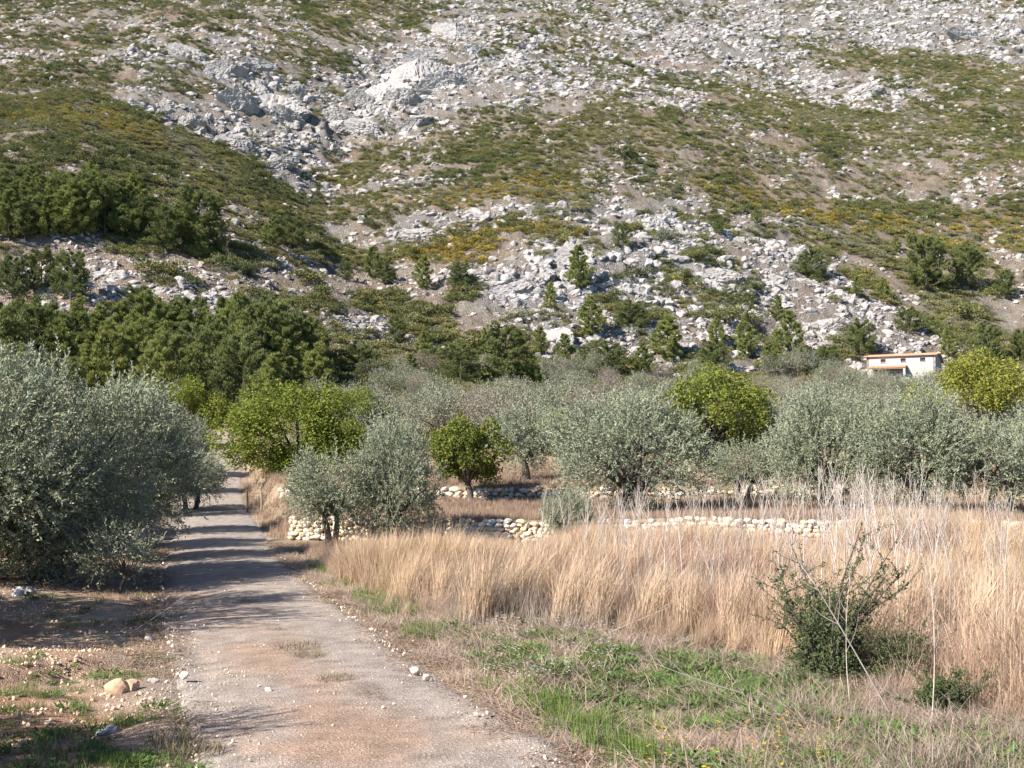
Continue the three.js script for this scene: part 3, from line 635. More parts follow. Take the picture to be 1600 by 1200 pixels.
{ // the two dense stands, tree beside tree
  const r = rng(71);
  const ord = ['first', 'second', 'third', 'fourth', 'fifth', 'sixth', 'seventh', 'eighth', 'ninth', 'tenth', 'eleventh', 'twelfth', 'thirteenth', 'fourteenth', 'fifteenth', 'sixteenth', 'seventeenth', 'eighteenth', 'nineteenth', 'twentieth'];
  for (const [base, h, step, x0, x1, row] of [[655, 120, 36, -30, 500, 'front'], [625, 118, 34, -20, 490, 'second'], [590, 105, 34, -30, 470, 'third'], [560, 85, 40, -20, 300, 'top']])
    for (let px = x0, i = 0; px < x1; px += step * between(r, 0.75, 1.25)) { const k = floor(r() * 4); pineAt(px, base + between(r, -10, 10), h * between(r, 0.75, 1.3), r() < (px < 230 ? 0.75 : 0.4) ? (r() < 0.7 ? 2 : 0) : k, `green pine, ${ord[i++]} from the left in the ${row} row of the lower stand`, 'pines of the lower stand', between(r, 0.8, 1.1)); }
  for (const [base, h, step, x0, x1, row] of [[372, 78, 30, -20, 200, 'front'], [345, 70, 30, -20, 215, 'middle'], [322, 56, 30, 20, 150, 'top']])
    for (let px = x0, i = 0; px < x1; px += step * between(r, 0.75, 1.25)) pineAt(px, base + between(r, -6, 6), h * between(r, 0.85, 1.2), floor(r() * 3), `pine, ${ord[i++]} from the left in the ${row} row of the upper stand`, 'pines of the upper stand', 1.1);
}
for (const [px, py, h, k, label, wide = 1] of [
  [312, 392, 92, 1, 'tall dark pine at the end of the upper stand', 1.2], [255, 392, 72, 1, 'dark pine second from the end of the upper stand'], [285, 385, 80, 2, 'slim pine squeezed between two dark ones of the upper stand'], [318, 405, 45, 2, 'small bright pine in front of the tall dark one', .9], [215, 378, 70, 3, 'spreading pine in the middle of the upper stand'],
  [424, 392, 58, 0, 'pointed pine standing alone right of the upper stand'], [460, 385, 48, 3, 'round pine close to the lone pointed one'], [292, 575, 110, 1, 'tallest dark pine rising above the lower stand', 1.1], [345, 590, 125, 0, 'tall pointed pine of the lower stand'], [440, 612, 118, 1, 'broad dark pine closing the lower stand', 1.25], [385, 600, 95, 3, 'dark spreading pine inside the lower stand'],
  [65, 455, 70, 3, 'dull olive pine above the lower stand at the picture side'], [110, 470, 75, 1, 'brownish pine on the pale rocks above the lower stand'], [20, 470, 66, 3, 'dark pine at the edge of the pale rock band'], [215, 500, 48, 3, 'bluish round pine on the rock band', 1.3],
  [582, 435, 52, 0, 'pine beside the ravine mouth, uphill of the scrub patch'], [600, 445, 40, 3, 'low pine touching the ravine mouth pine'], [660, 455, 55, 2, 'bright pine on the slope below the yellow bloom'], [718, 452, 40, 3, 'rounded pine right of the bright slope pine', 1.3],
  [905, 458, 72, 0, 'pointed pine on the bare rock of the knoll'], [972, 400, 42, 1, 'small pine near the crest of the knoll'], [1183, 355, 28, 0, 'tiny pine on the skyline of the knoll ridge'], [1122, 372, 22, 3, 'dot-like pine left of the ridge pine'], [1268, 432, 46, 3, 'dark umbrella pine right of the rocky knoll', 1.3],
  [1448, 458, 82, 1, 'large round pine in the pair above the house', 1.15], [1510, 452, 66, 3, 'smaller round pine of the pair above the house'], [1570, 470, 44, 3, 'dark round pine beyond the pair above the house'], [1400, 395, 30, 2, 'tiny pine upslope of the pair above the house'],
  [1236, 566, 84, 0, 'tall pointed pine left of the white house'], [1345, 552, 56, 3, 'flat-topped pine behind the white house'], [1165, 560, 64, 2, 'bright pine between knoll and pointed pine'], [1042, 566, 72, 2, 'round bright pine below the bare knoll', 1.35], [925, 528, 66, 2, 'light green pine under the knoll rocks', 1.2], [985, 515, 46, 3, 'dark bushy pine next to the light green one', 1.3],
  [792, 600, 90, 1, 'broad pine standing above the grey grove', 1.2], [665, 575, 66, 2, 'thin grey-green pine among dense scrub', .8], [540, 440, 30, 3, 'low pine left of the ravine mouth'], [1545, 570, 60, 1, 'pine right of the white house'], [1598, 570, 56, 3, 'pine at the picture edge right of the house'], [860, 480, 40, 2, 'small pine on the rocky step left of the knoll'],
  [1120, 548, 50, 2, 'small bright pine at the lower rim of the knoll'], [1200, 592, 60, 0, 'pointed pine next to the tall one left of the house'], [1292, 588, 46, 3, 'low round pine hard left of the farmhouse', 1.2], [880, 578, 58, 0, 'pointed pine below the jagged white outcrop'], [758, 562, 50, 2, 'slim pine uphill of the broad one'], [700, 588, 44, 3, 'round pine in the scrub below the ravine mouth', 1.2], [640, 604, 52, 0, 'pointed pine at the head of the grey grove'], [1482, 562, 50, 2, 'bright pine just right of the farmhouse roof'], [1420, 522, 42, 3, 'round pine on the rocks above the farmhouse', 1.2], [1340, 472, 34, 0, 'tiny pointed pine on the rocks uphill of the farmhouse'], [1002, 590, 58, 0, 'pointed pine in front of the round bright one'], [952, 592, 54, 3, 'dark round pine at the grove edge below the knoll', 1.2], [500, 562, 54, 2, 'slim pine right of the lower stand'], [522, 604, 46, 0, 'small pointed pine at the corner of the lower stand'], [832, 604, 50, 2, 'slim bright pine beside the large grey bush'], [620, 540, 40, 3, 'round pine in the pale rocks below the ravine mouth', 1.2], [1380, 470, 36, 2, 'small slim pine left of the pair above the house'], [1215, 500, 44, 0, 'pointed pine on the right rim of the knoll'],
  [720, 600, 60, 3, 'bushy pine left of the broad one above the grove', 1.3], [560, 590, 50, 3, 'low bushy pine at the end of the lower stand', 1.4], [1115, 585, 50, 3, 'low pine in front of the bright one below the knoll', 1.3], [845, 560, 45, 0, 'small pine beside the jagged white outcrop'],
]) pineAt(px, py, h, k, label, undefined, wide);
console.log('trees done');

// ---------------------------------------------------------------- single bushes that stand out on the slope
const bushProto = [shrubShape(701, 900, 0.1, [.095, .115, .05], .3, .8), shrubShape(702, 900, 0.1, [.16, .17, .065], .3, .7), shrubShape(703, 900, 0.1, [.16, .18, .13], .3, .75)];
for (const [px, py, w, k, label] of [
  [972, 248, 62, 0, 'wide dark bush alone on the tan slope'], [525, 242, 30, 0, 'near-black bush in the bed of the ravine'], [1042, 382, 62, 2, 'greyish bush on top of the rocky knoll'], [520, 512, 76, 2, 'grey-green bush on the pale rocks above the grove'], [865, 592, 90, 2, 'large grey dome-shaped bush above the grove'],
  [1000, 432, 60, 0, 'dark flat bush beside the knoll pine'], [965, 438, 56, 0, 'dark bush touching the flat one on the knoll'], [1130, 505, 110, 1, 'long olive-green bush in the rocks below the knoll'], [1095, 500, 70, 1, 'brownish-green bush at the end of the long one'], [925, 560, 80, 0, 'dark holm oak bush below the light green pine'], [1270, 560, 90, 0, 'dark bush left of the house in front of pines'],
  [1500, 500, 100, 1, 'broad bush patch above the right pines'], [330, 50, 36, 0, 'dark bush high on the tan slope'], [470, 135, 28, 0, 'bush perched on the cleft crag'], [760, 92, 40, 0, 'dark bush under the rounded crag'], [1040, 125, 36, 0, 'black bush in the grey boulder field'], [1215, 135, 34, 0, 'dark bush at the side of the grey boulder field'], [580, 355, 40, 0, 'grey-dark bush in the ravine mouth'],
  [260, 430, 110, 1, 'long low bush under the upper stand'], [480, 440, 80, 1, 'broad olive-green bush below the lone pointed pine'], [400, 465, 70, 1, 'bush right of the pale rock band'], [610, 470, 70, 1, 'bush in the pale rocks above the grey grove'], [560, 470, 50, 0, 'dark bush beside the pale rocks'], [370, 425, 60, 0, 'dark bush in the pale rock gap'],
  [1410, 140, 40, 0, 'dark bush in the rock band at the right'], [850, 405, 40, 1, 'bush at the brow of the white outcrop'], [1080, 410, 44, 1, 'flat bush in the bare scree of the knoll'], [1180, 385, 40, 2, 'bush right of the knoll crest'], [1290, 245, 44, 0, 'dark bush on the tan slope above the bloom band'], [640, 510, 80, 1, 'broad green bush left of the thin pine'], [740, 550, 100, 1, 'wide green bush uphill of the broad pine'], [60, 500, 60, 0, 'dark bush beneath the pale rock band'],
]) {
  const s = sight(px, py), sc = w / s.px / 2, o = new THREE.Mesh(bushProto[k], M.shrub);
  o.position.set(s.x, landFull(s.x, s.d) - 0.1, -s.d); o.rotation.y = px; o.scale.set(sc, sc * (w > 65 ? 0.65 : 0.9), sc * 0.9);
  thing(o, 'slope_bush', label, 'bush', 'single bushes on the slope');
}

// ---------------------------------------------------------------- the white house
{
  const s = { d: 163, x: atPx(1356, 163) }, base = landForm(s.x + 3, s.d), house = new THREE.Group();
  house.position.set(s.x, base - 0.2, -s.d); house.rotation.y = -0.46;      // origin: the corner between gable and long front; +x along the front, -z along the gable
  const L = 9.2, W = 7.6, E = 4.25, A = 4.5, B = 3.7;
  const white = new THREE.MeshStandardMaterial({ color: new THREE.Color().setRGB(.74, .70, .65), roughness: 0.9, map: rockMap }), tile = new THREE.MeshStandardMaterial({ color: new THREE.Color().setRGB(.50, .27, .17), roughness: 0.9 }), dark = new THREE.MeshStandardMaterial({ color: new THREE.Color().setRGB(.05, .05, .055), roughness: 0.25 }), woodM = new THREE.MeshStandardMaterial({ color: new THREE.Color().setRGB(.20, .13, .09), roughness: 0.8 });
  const box = (w, h, t, x, y, z) => { const g = new THREE.BoxGeometry(w, h, t); g.translate(x, y, z); return g; };
  // walls with real openings: front made of piers and bands round the holes
  const T = 0.35, wins = [[1.9, 2.6], [4.6, 5.3], [7.2, 7.9]], winY = [3.35, 3.85];
  const front = [];
  front.push(box(L, winY[0] - 2.3, T, L / 2, (winY[0] + 2.3) / 2, -T / 2), box(L, E - winY[1], T, L / 2, (E + winY[1]) / 2, -T / 2));
  let x0 = 0; for (const [a, b] of [...wins, [L, L]]) { front.push(box(a - x0, winY[1] - winY[0], T, (x0 + a) / 2, (winY[0] + winY[1]) / 2, -T / 2)); x0 = b; }
  front.push(box(2.0, 2.3, T, 1.0, 1.15, -T / 2), box(L - 4.4, 2.3, T, 4.4 + (L - 4.4) / 2, 1.15, -T / 2), box(2.4, 0.35, T, 3.2, 2.125, -T / 2));
  part(mergeGeometries(front), white, 'front_wall', house);
  const sh = new THREE.Shape(); sh.moveTo(0, 0); sh.lineTo(W, 0); sh.lineTo(W, B); sh.lineTo(W / 2, A); sh.lineTo(0, E); sh.closePath();
  const gable = () => { const g = new THREE.ExtrudeGeometry(sh, { depth: T, bevelEnabled: false }); g.rotateY(PI / 2); g.translate(0, 0, 0); return g; };
  const g1 = gable(); g1.translate(-0.003, 0, 0); part(g1, white, 'gable_wall', house);
  const g2 = gable(); g2.translate(L - T + 0.003, 0, 0); part(g2, white, 'gable_wall', house);
  part(box(L - 2 * T, B - 0.05, T, L / 2, B / 2, -W + T / 2), white, 'rear_wall', house);
  const roofSlab = (z0, y0, z1, y1) => { const g = new THREE.BufferGeometry(), P = [], o = 0.32, th = 0.16; for (const x of [-o, L + o]) for (const [z, y] of [[z0, y0], [z1, y1]]) for (const k of [0, th]) P.push(x, y + k, z); g.setAttribute('position', new THREE.Float32BufferAttribute(P, 3)); g.setIndex([0, 1, 3, 0, 3, 2, 4, 7, 5, 4, 6, 7, 0, 4, 5, 0, 5, 1, 2, 3, 7, 2, 7, 6, 1, 5, 7, 1, 7, 3, 0, 2, 6, 0, 6, 4]); return g.toNonIndexed(); };
  const roof = part(roofSlab(0.4, E - 0.06, -W / 2, A + 0.04), tile, 'roof', house);
  part(roofSlab(-W - 0.4, B - 0.1, -W / 2 - 0.001, A + 0.041), tile, 'roof', house);
  const ridge = new THREE.CylinderGeometry(0.13, 0.13, L + 0.7, 8); ridge.rotateZ(PI / 2); ridge.translate(L / 2, A + 0.2, -W / 2); part(ridge, tile, 'ridge_tile', roof);
  for (const [a, b] of wins) { const w = part(box(b - a, winY[1] - winY[0], 0.05, (a + b) / 2, (winY[0] + winY[1]) / 2, -T + 0.08), dark, 'window', house); part(box(b - a + 0.16, 0.06, 0.12, (a + b) / 2, winY[0] - 0.02, 0.04), white, 'sill', w); }
  const porch = part(new THREE.BoxGeometry(4.9, 0.14, 1.5), tile, 'porch_roof', house); porch.position.set(3.0, 2.72, 0.72); porch.rotation.x = 0.2;
  part(new THREE.BoxGeometry(4.9, 0.2, 0.16), woodM, 'porch_beam', house).position.set(3.0, 2.42, 1.3);
  for (const x of [0.75, 5.25]) part(new THREE.BoxGeometry(0.28, 2.35, 0.28), white, 'porch_post', house).position.set(x, 1.17, 1.3);
  const door = part(box(2.36, 1.9, 0.06, 3.2, 0.96, -T + 0.06), dark, 'door', house); part(box(0.07, 1.9, 0.05, 3.2, 0.96, -T + 0.115), woodM, 'mullion', door);
  thing(house, 'farmhouse', 'small white farmhouse with low tiled roof at the foot of the mountain', 'house');
}

// ---------------------------------------------------------------- dry stone walls
const wallShapes = [1, 2, 3, 4, 5, 6, 7].map(k => stoneShape(800 + k, 2, 0.22, 1, 0.55));
function stoneWall(x0, x1, d, courses, height, sx, label, ragged) {
  const r = rng(d * 7 | 0), g = new THREE.Group(), mats = [M.wallStone, M.wallStone, M.wallStoneGrey, M.wallStoneOchre], rest = [];
  g.position.set((x0 + x1) / 2, landForm((x0 + x1) / 2, d - 0.15), -d);
  const cx = (x0 + x1) / 2; let n = 0;
  const ch = height / courses;
  for (let c = 0; c < courses; c++) for (let x = x0 + r() * 0.1; x < x1;) {
    const w = sx * between(r, 0.6, 1.6), y0 = landForm(x, d - 0.15) - g.position.y;
    if (!(c === courses - 1 && r() < ragged)) {
      const h = ch * between(r, 0.95, 1.25), m = new THREE.Mesh(wallShapes[floor(r() * 7)], mats[floor(r() * 4)]);
      m.position.set(x + w / 2 - cx, y0 + ch * (c + 0.5) + between(r, -.02, .02), between(r, -0.03, 0.05) - c * 0.02); m.rotation.set(between(r, -.3, .3), floor(r() * 2) * PI + between(r, -.3, .3), between(r, -.2, .2)); m.scale.set(w * 0.6, h * 0.66, w * 0.56);
      m.name = 'stone'; g.add(m); n++;
    }
    x += w;
  }
  const core = new THREE.BoxGeometry(x1 - x0, height * 0.9, 0.22); core.translate(0, height * 0.42, -0.2);
  part(core, new THREE.MeshStandardMaterial({ color: new THREE.Color().setRGB(.26, .2, .15), roughness: 1 }), 'earth_fill', g);
  thing(g, 'dry_stone_wall', label, 'stone wall');
  return n;
}
console.log('wall stones', stoneWall(-6.0, 1.2, WALL_A, 6, 0.62, 0.175, 'pale dry stone wall with rounded cobbles behind the dry grass', 0.35),
  stoneWall(1.3, 13.5, WALL_A, 5, 0.56, 0.2, 'half hidden dry stone wall behind the dead stalks', 0.4),
  stoneWall(-8.6, 12, WALL_B, 3, 0.45, 0.26, 'low second dry stone wall across the upper terrace', 0.45));
{ // stones heaped along the shaded side of the track
  const r = rng(91), g = new THREE.Group(), d0 = 29.5, x0 = roadX(29.5) - 2.3;
  g.position.set(x0, landForm(x0, d0) - 0.1, -d0);
  for (let i = 0; i < 60; i++) { const d = between(r, 25, 35), x = roadX(d) - 1.85 - 0.9 * r(), s = between(r, 0.12, 0.27), m = new THREE.Mesh(wallShapes[i % 7], i % 3 ? M.lime : M.wallStoneGrey); m.name = 'stone'; m.position.set(x - x0, landForm(x, d) + s * between(r, 0.2, 1.1) - g.position.y, d0 - d); m.rotation.set(r() * 6, r() * 6, r() * 6); m.scale.set(s * 1.2, s * 0.8, s); g.add(m); }
  thing(g, 'stone_bank', 'bank of heaped grey stones along the shaded side of the track', 'stone bank');
}
{ // scrap of wire fence at the bend
  const g = new THREE.Group(), d = 43, x = atPx(388, 43); g.position.set(x, landForm(x, d) - 0.05, -d);
  part(limb([V(0, -0.1, 0), V(0.01, 0.5, 0), V(-0.02, 0.95, 0.01)], [0.05, 0.045, 0.04], 6, 0.2, 3), M.bark, 'post', g);
  part(limb([V(0.62, -0.1, 0.4), V(0.62, 0.5, 0.4), V(0.6, 0.9, 0.4)], [0.04, 0.035, 0.03], 6, 0.2, 5), M.twig, 'post', g);
  const w = []; for (let i = 0; i <= 6; i++) w.push(limb([V(0, 0.1 + i * 0.12, 0), V(0.3, 0.09 + i * 0.12, 0.2), V(0.62, 0.1 + i * 0.12, 0.4)], [0.006, 0.006], 4, 0, i)); for (let i = 1; i < 6; i++) w.push(limb([V(0.103 * i, 0.08, 0.067 * i), V(0.103 * i, 0.5, 0.067 * i), V(0.103 * i, 0.84, 0.067 * i)], [0.005, 0.005], 4, 0, i));
  part(mergeGeometries(w), M.bark, 'wire_net', g, { kind: 'stuff' });
  thing(g, 'wire_fence', 'short piece of wire fence with a dark post at the bend', 'fence');
}
console.log('walls done');

// ---------------------------------------------------------------- grasses
function bladeTuft(seed, n, spread, h0, h1, w, colours, lean, bend, segs = 3, flop = 0) {
  const r = rng(seed), S = new Shape();
  for (let i = 0; i < n; i++) {
    const a = r() * 6.3, q = spread * sqrt(r()), at = V(q * cos(a), -0.03, q * sin(a)), h = between(r, h0, h1), az = r() * 6.3, lo = between(r, 0.02, lean), dx = V(cos(az) * lo + flop * r(), 0, sin(az) * lo), side = V(-sin(az + 0.8 * r()), 0, cos(az + 0.8 * r())), col = tone(r, colours[floor(r() * colours.length)], 0.22, 0.06), b = between(r, 0.3, 1) * bend;
    let p0 = at, w0 = w;
    for (let k = 1; k <= segs; k++) {
      const t = k / segs, p = at.clone().addScaledVector(dx, h * (t * 0.6 + b * t * t)).add(V(0, h * (t - 0.35 * b * t * t), 0)), w1 = k === segs ? 0 : w * (1 - 0.6 * t);
      const a0 = p0.clone().addScaledVector(side, w0 / 2), a1 = p0.clone().addScaledVector(side, -w0 / 2), b0 = p.clone().addScaledVector(side, w1 / 2), b1 = p.clone().addScaledVector(side, -w1 / 2);
      S.tri(a0, a1, b1, col); if (w1 > 0) S.tri(a0, b1, b0, col);
      p0 = p; w0 = w1;
    }
  }
  return S.build();
}
const STRAW = [[.58, .46, .325], [.55, .425, .30], [.53, .40, .29], [.62, .51, .37]], PINKSTRAW = [[.54, .405, .315], [.50, .375, .29], [.57, .45, .34], [.46, .35, .275]], GREYSTRAW = [[.44, .38, .32], [.48, .42, .35], [.38, .32, .27]];
const frontEdge = [[-7.6, 29], [-5.2, 26], [-2.9, 18.8], [-0.7, 15.0], [1.5, 14.0], [2.7, 12.6], [4.1, 9.4], [6, 7]];   // x -> d where the tall grass begins
{
  const r = rng(121), gold = [], pink = [], grey = [];
  for (let n = 0; n < 72000; n++) {
    const d = between(r, 8, 30.7), x = between(r, -8, 0.5 * d + 3), s = x - roadX(d), fe = curve(frontEdge, x);
    if (s < 1.9 || d < fe - 0.6) continue;
    const edge = smooth(fe - 0.6, fe + 1.2, d), p = fbm(x / 1.6, d / 1.6, 3, 131);
    if (r() > (0.05 + 0.42 * edge * clamp(0.45 + p * 2.1)) * (d > 22 ? 0.7 : 1)) continue;
    const sz = (0.5 + 0.5 * edge) * (0.86 + 0.5 * p) * between(r, 0.6, 1.22) * (1 - 0.35 * smooth(-2, -5, x)) * clamp((2.2 - lerp(0.066, 0.0515 + 0.012 * noise(x / 1.5, 3, 133), smooth(0, 3, x)) * d) / 1.05, 0.2, 1), o = { x, d, y: landForm(x, d), s: sz, sy: 1.0, turn: between(r, -1.1, 1.1), tx: between(r, -.22, .22), tz: between(r, -.34, .2), tint: (k => [k, k * between(r, 0.95, 1.02), k * between(r, 0.88, 1.04)])(between(r, 0.68, 1.15)) };
    const q = fbm(x / 2.4 + 9, d / 2.4, 2, 141) + 0.3 * (r() - 0.5);
    (q > 0.05 ? gold : q > -0.35 ? pink : grey).push(o);
  }
  console.log('grass tufts', gold.length, pink.length, grey.length);
  scatter('dry_grass', 'tall golden dry grass filling the field behind the verge', 'grass', [1, 2, 3].map(k => bladeTuft(900 + k, 75, 0.13, 0.4, 1.2, 0.007, STRAW, 0.6, 0.7, 4, 0.22)), M.straw, gold);
  scatter('dry_grass', 'pinkish dry grass mixed into the field', 'grass', [1, 2, 3].map(k => bladeTuft(910 + k, 75, 0.15, 0.35, 1.1, 0.007, PINKSTRAW, 0.65, 0.8, 4, 0.25)), M.straw, pink);
  scatter('dry_grass', 'greyish thin dry grass mixed into the field', 'grass', [1, 2].map(k => bladeTuft(920 + k, 60, 0.2, 0.35, 0.95, 0.007, GREYSTRAW, 0.6, 0.5, 4, 0.1)), M.straw, grey);
}
{ // single tussocks with a shape of their own
  const protos = [1, 2, 3].map(k => bladeTuft(960 + k, 330, 0.2, 0.6, 1.3, 0.008, STRAW, 0.42, 0.75, 5, [0.5, 0.15, 0.3][k - 1]));
  const names = ['golden grass tussock bowed to one side', 'upright straw-coloured grass tussock', 'bushy pale grass tussock'];
  [[745, 14.7, 1.05, 1, 'at the front of the field beside the verge'], [800, 15.2, .95, 0, 'leaning behind the foremost upright one'], [640, 17.2, .8, 0, 'near the narrow end of the field'], [575, 19.5, .7, 2, 'below the rounded olive'], [690, 16.4, .75, 2, 'before the pale wall'], [880, 14.6, .95, 0, 'along the green verge'], [930, 14.4, .9, 2, 'above the lying grey branch'], [1010, 14.2, .95, 0, 'below the broad terrace olive'], [1070, 13.8, .9, 1, 'left of the spiny shrub'], [1140, 13.3, .95, 2, 'touching the spiny shrub branches'], [1195, 12.9, .8, 0, 'right at the spiny shrub'], [1420, 12.6, 1, 1, 'behind the low dark bush'], [1500, 11.6, 1, 0, 'among the stalks near the picture edge'], [1570, 10.4, 1.05, 2, 'at the picture edge'], [1540, 12.5, 1, 1, 'behind the one at the picture edge'], [850, 17, 1, 1, 'in the middle of the field'], [980, 17.5, 1, 2, 'in the middle of the field below the broad olive']].forEach(([px, d, s, k, where], i) => {
    const x = atPx(px, d), o = new THREE.Mesh(protos[k], M.straw); o.position.set(x, landForm(x, d), -d); o.rotation.y = between(rng(px), -0.5, 0.5); o.scale.setScalar(s);
    thing(o, 'grass_tussock', `${names[k]} ${where}`, 'tussock', 'tussocks at the front of the dry field');
  });
}
{ // flattened straw and litter along the verge, and on the terraces
  const r = rng(151), flat = [], terr = [];
  for (let n = 0; n < 30000; n++) {
    const d = between(r, 7, 31), x = between(r, -8, 0.48 * d + 2), s = x - roadX(d), fe = curve(frontEdge, x);
    if (s < 1.45 || d > fe + 1.5) continue;
    if (r() > 0.16 + 0.5 * smooth(fe - 2.2, fe, d) * clamp(0.6 + fbm(x, d, 2, 155))) continue;
    flat.push({ x, d, y: landForm(x, d) + 0.01, s: between(r, 0.45, 1), sy: 0.45, turn: r() * 6.3, tint: (k => [k, k, k])(between(r, 0.7, 1.1)) });
  }
  for (let n = 0; n < 12000; n++) { const d = between(r, 31.6, 62), x = between(r, -0.3 * d, 0.47 * d), s = x - roadX(d); if (s < 1.5) continue; terr.push({ x, d, y: landForm(x, d), s: between(r, 0.4, 0.85), sy: between(r, 0.5, 1), turn: r() * 6.3, tint: (k => [k, k, k])(between(r, 0.7, 1.05)) }); }
  scatter('straw_litter', 'flattened straw and dead stems lying along the verge', 'straw', [1, 2, 3].map(k => bladeTuft(930 + k, 46, 0.3, 0.2, 0.55, 0.008, [...GREYSTRAW, ...PINKSTRAW], 1.6, 0.9, 3)), M.straw, flat);
  scatter('terrace_grass', 'thin brownish dry grass on the walled terraces', 'grass', [1, 2].map(k => bladeTuft(940 + k, 60, 0.35, 0.2, 0.6, 0.012, [[.40, .29, .215], [.44, .34, .25], [.36, .27, .21]], 0.6, 0.5, 3)), M.straw, terr);
}
// dead, grey, branching stalks rising above the grass
function stalkShape(seed, h) {
  const r = rng(seed), out = [], lean = between(r, -0.12, 0.2) * h, lz = between(r, -.1, .1) * h;
  const P = t => V(lean * t * t, h * t, lz * t * t);
  out.push(limb([P(0).setY(-0.05), P(0.35), P(0.7), P(1)], [0.008, 0.0065, 0.005, 0.0025], 4, 0.1, seed));
  for (let i = 0; i < 9; i++) { const t = between(r, 0.4, 0.95), a = r() * 6.3, l = (1.1 - t) * h * between(r, 0.25, 0.5), b = P(t); out.push(limb([b, b.clone().add(V(cos(a) * l * 0.3, l * 0.5, sin(a) * l * 0.3)), b.clone().add(V(cos(a) * l * 0.45, l, sin(a) * l * 0.45))], [0.004, 0.0032, 0.0018], 3, 0, seed + i)); }
  return mergeGeometries(out);
}
const stalkMat = new THREE.MeshStandardMaterial({ color: new THREE.Color().setRGB(.47, .425, .385), vertexColors: true, roughness: 0.9 });
{
  const protos = [1, 2, 3, 4, 5, 6].map(k => stalkShape(950 + k, between(rng(k * 17), 1.5, 2.1))), r = rng(161);
  let made = 0;
  for (let n = 0; n < 6000 && made < 290; n++) {
    const d = between(r, 12, 30), px = between(r, 820, 1600), x = atPx(px, d); if (d < curve(frontEdge, x) + 0.5) continue;
    const dens = gauss(px - 1340, d - 20, 190, 9) + 0.75 * gauss(px - 1060, d - 21, 110, 9) + 0.35;
    if (r() > dens * 0.8) continue;
    const o = new THREE.Mesh(protos[made % 6], stalkMat); o.position.set(x, landForm(x, d), -d); o.rotation.y = r() * 6.3; o.rotation.z = between(r, -.16, .06); o.scale.setScalar(between(r, 0.62, 1.12) * (0.85 + 0.2 * gauss(px - 1340, 0, 150, 1)));
    thing(o, 'dead_stalk', 'thin grey dead stalk rising above the dry grass', 'stalk', 'dead stalks standing in the dry grass'); made++;
  }
}
for (const [px, d, lean, s, label] of [[1385, 9.6, 0.55, 0.95, 'long bleached stalk leaning across the spiny shrub'], [1445, 9.3, -0.12, 0.7, 'reddish dead stem standing near the low dull bush'], [1320, 9.9, 0.12, .6, 'bleached stem in front of the spiny shrub'], [945, 13.8, -1.25, 0.8, 'grey branch lying on the flattened straw'], [1180, 10.4, 1.3, .7, 'grey twig lying on the green verge'], [262, 9.8, -1.0, .36, 'dry twigs leaning over the near left edge of the track'], [250, 9.9, -0.5, .34, 'dry upright twigs beside the leaning ones at the track'], [278, 16.4, -1.2, .4, 'dry twigs lying at the edge of the tree shadow on the track'], [215, 14.4, -1.0, .4, 'fallen twigs beside the split pale stone']]) {
  const o = new THREE.Mesh(stalkShape(px, 1.9), stalkMat), x = atPx(px, d); o.position.set(x, landForm(x, d) + 0.03, -d); o.rotation.z = lean; o.rotation.y = 0.3; o.scale.setScalar(s);
  thing(o, 'dry_branch', label, 'branch');
}
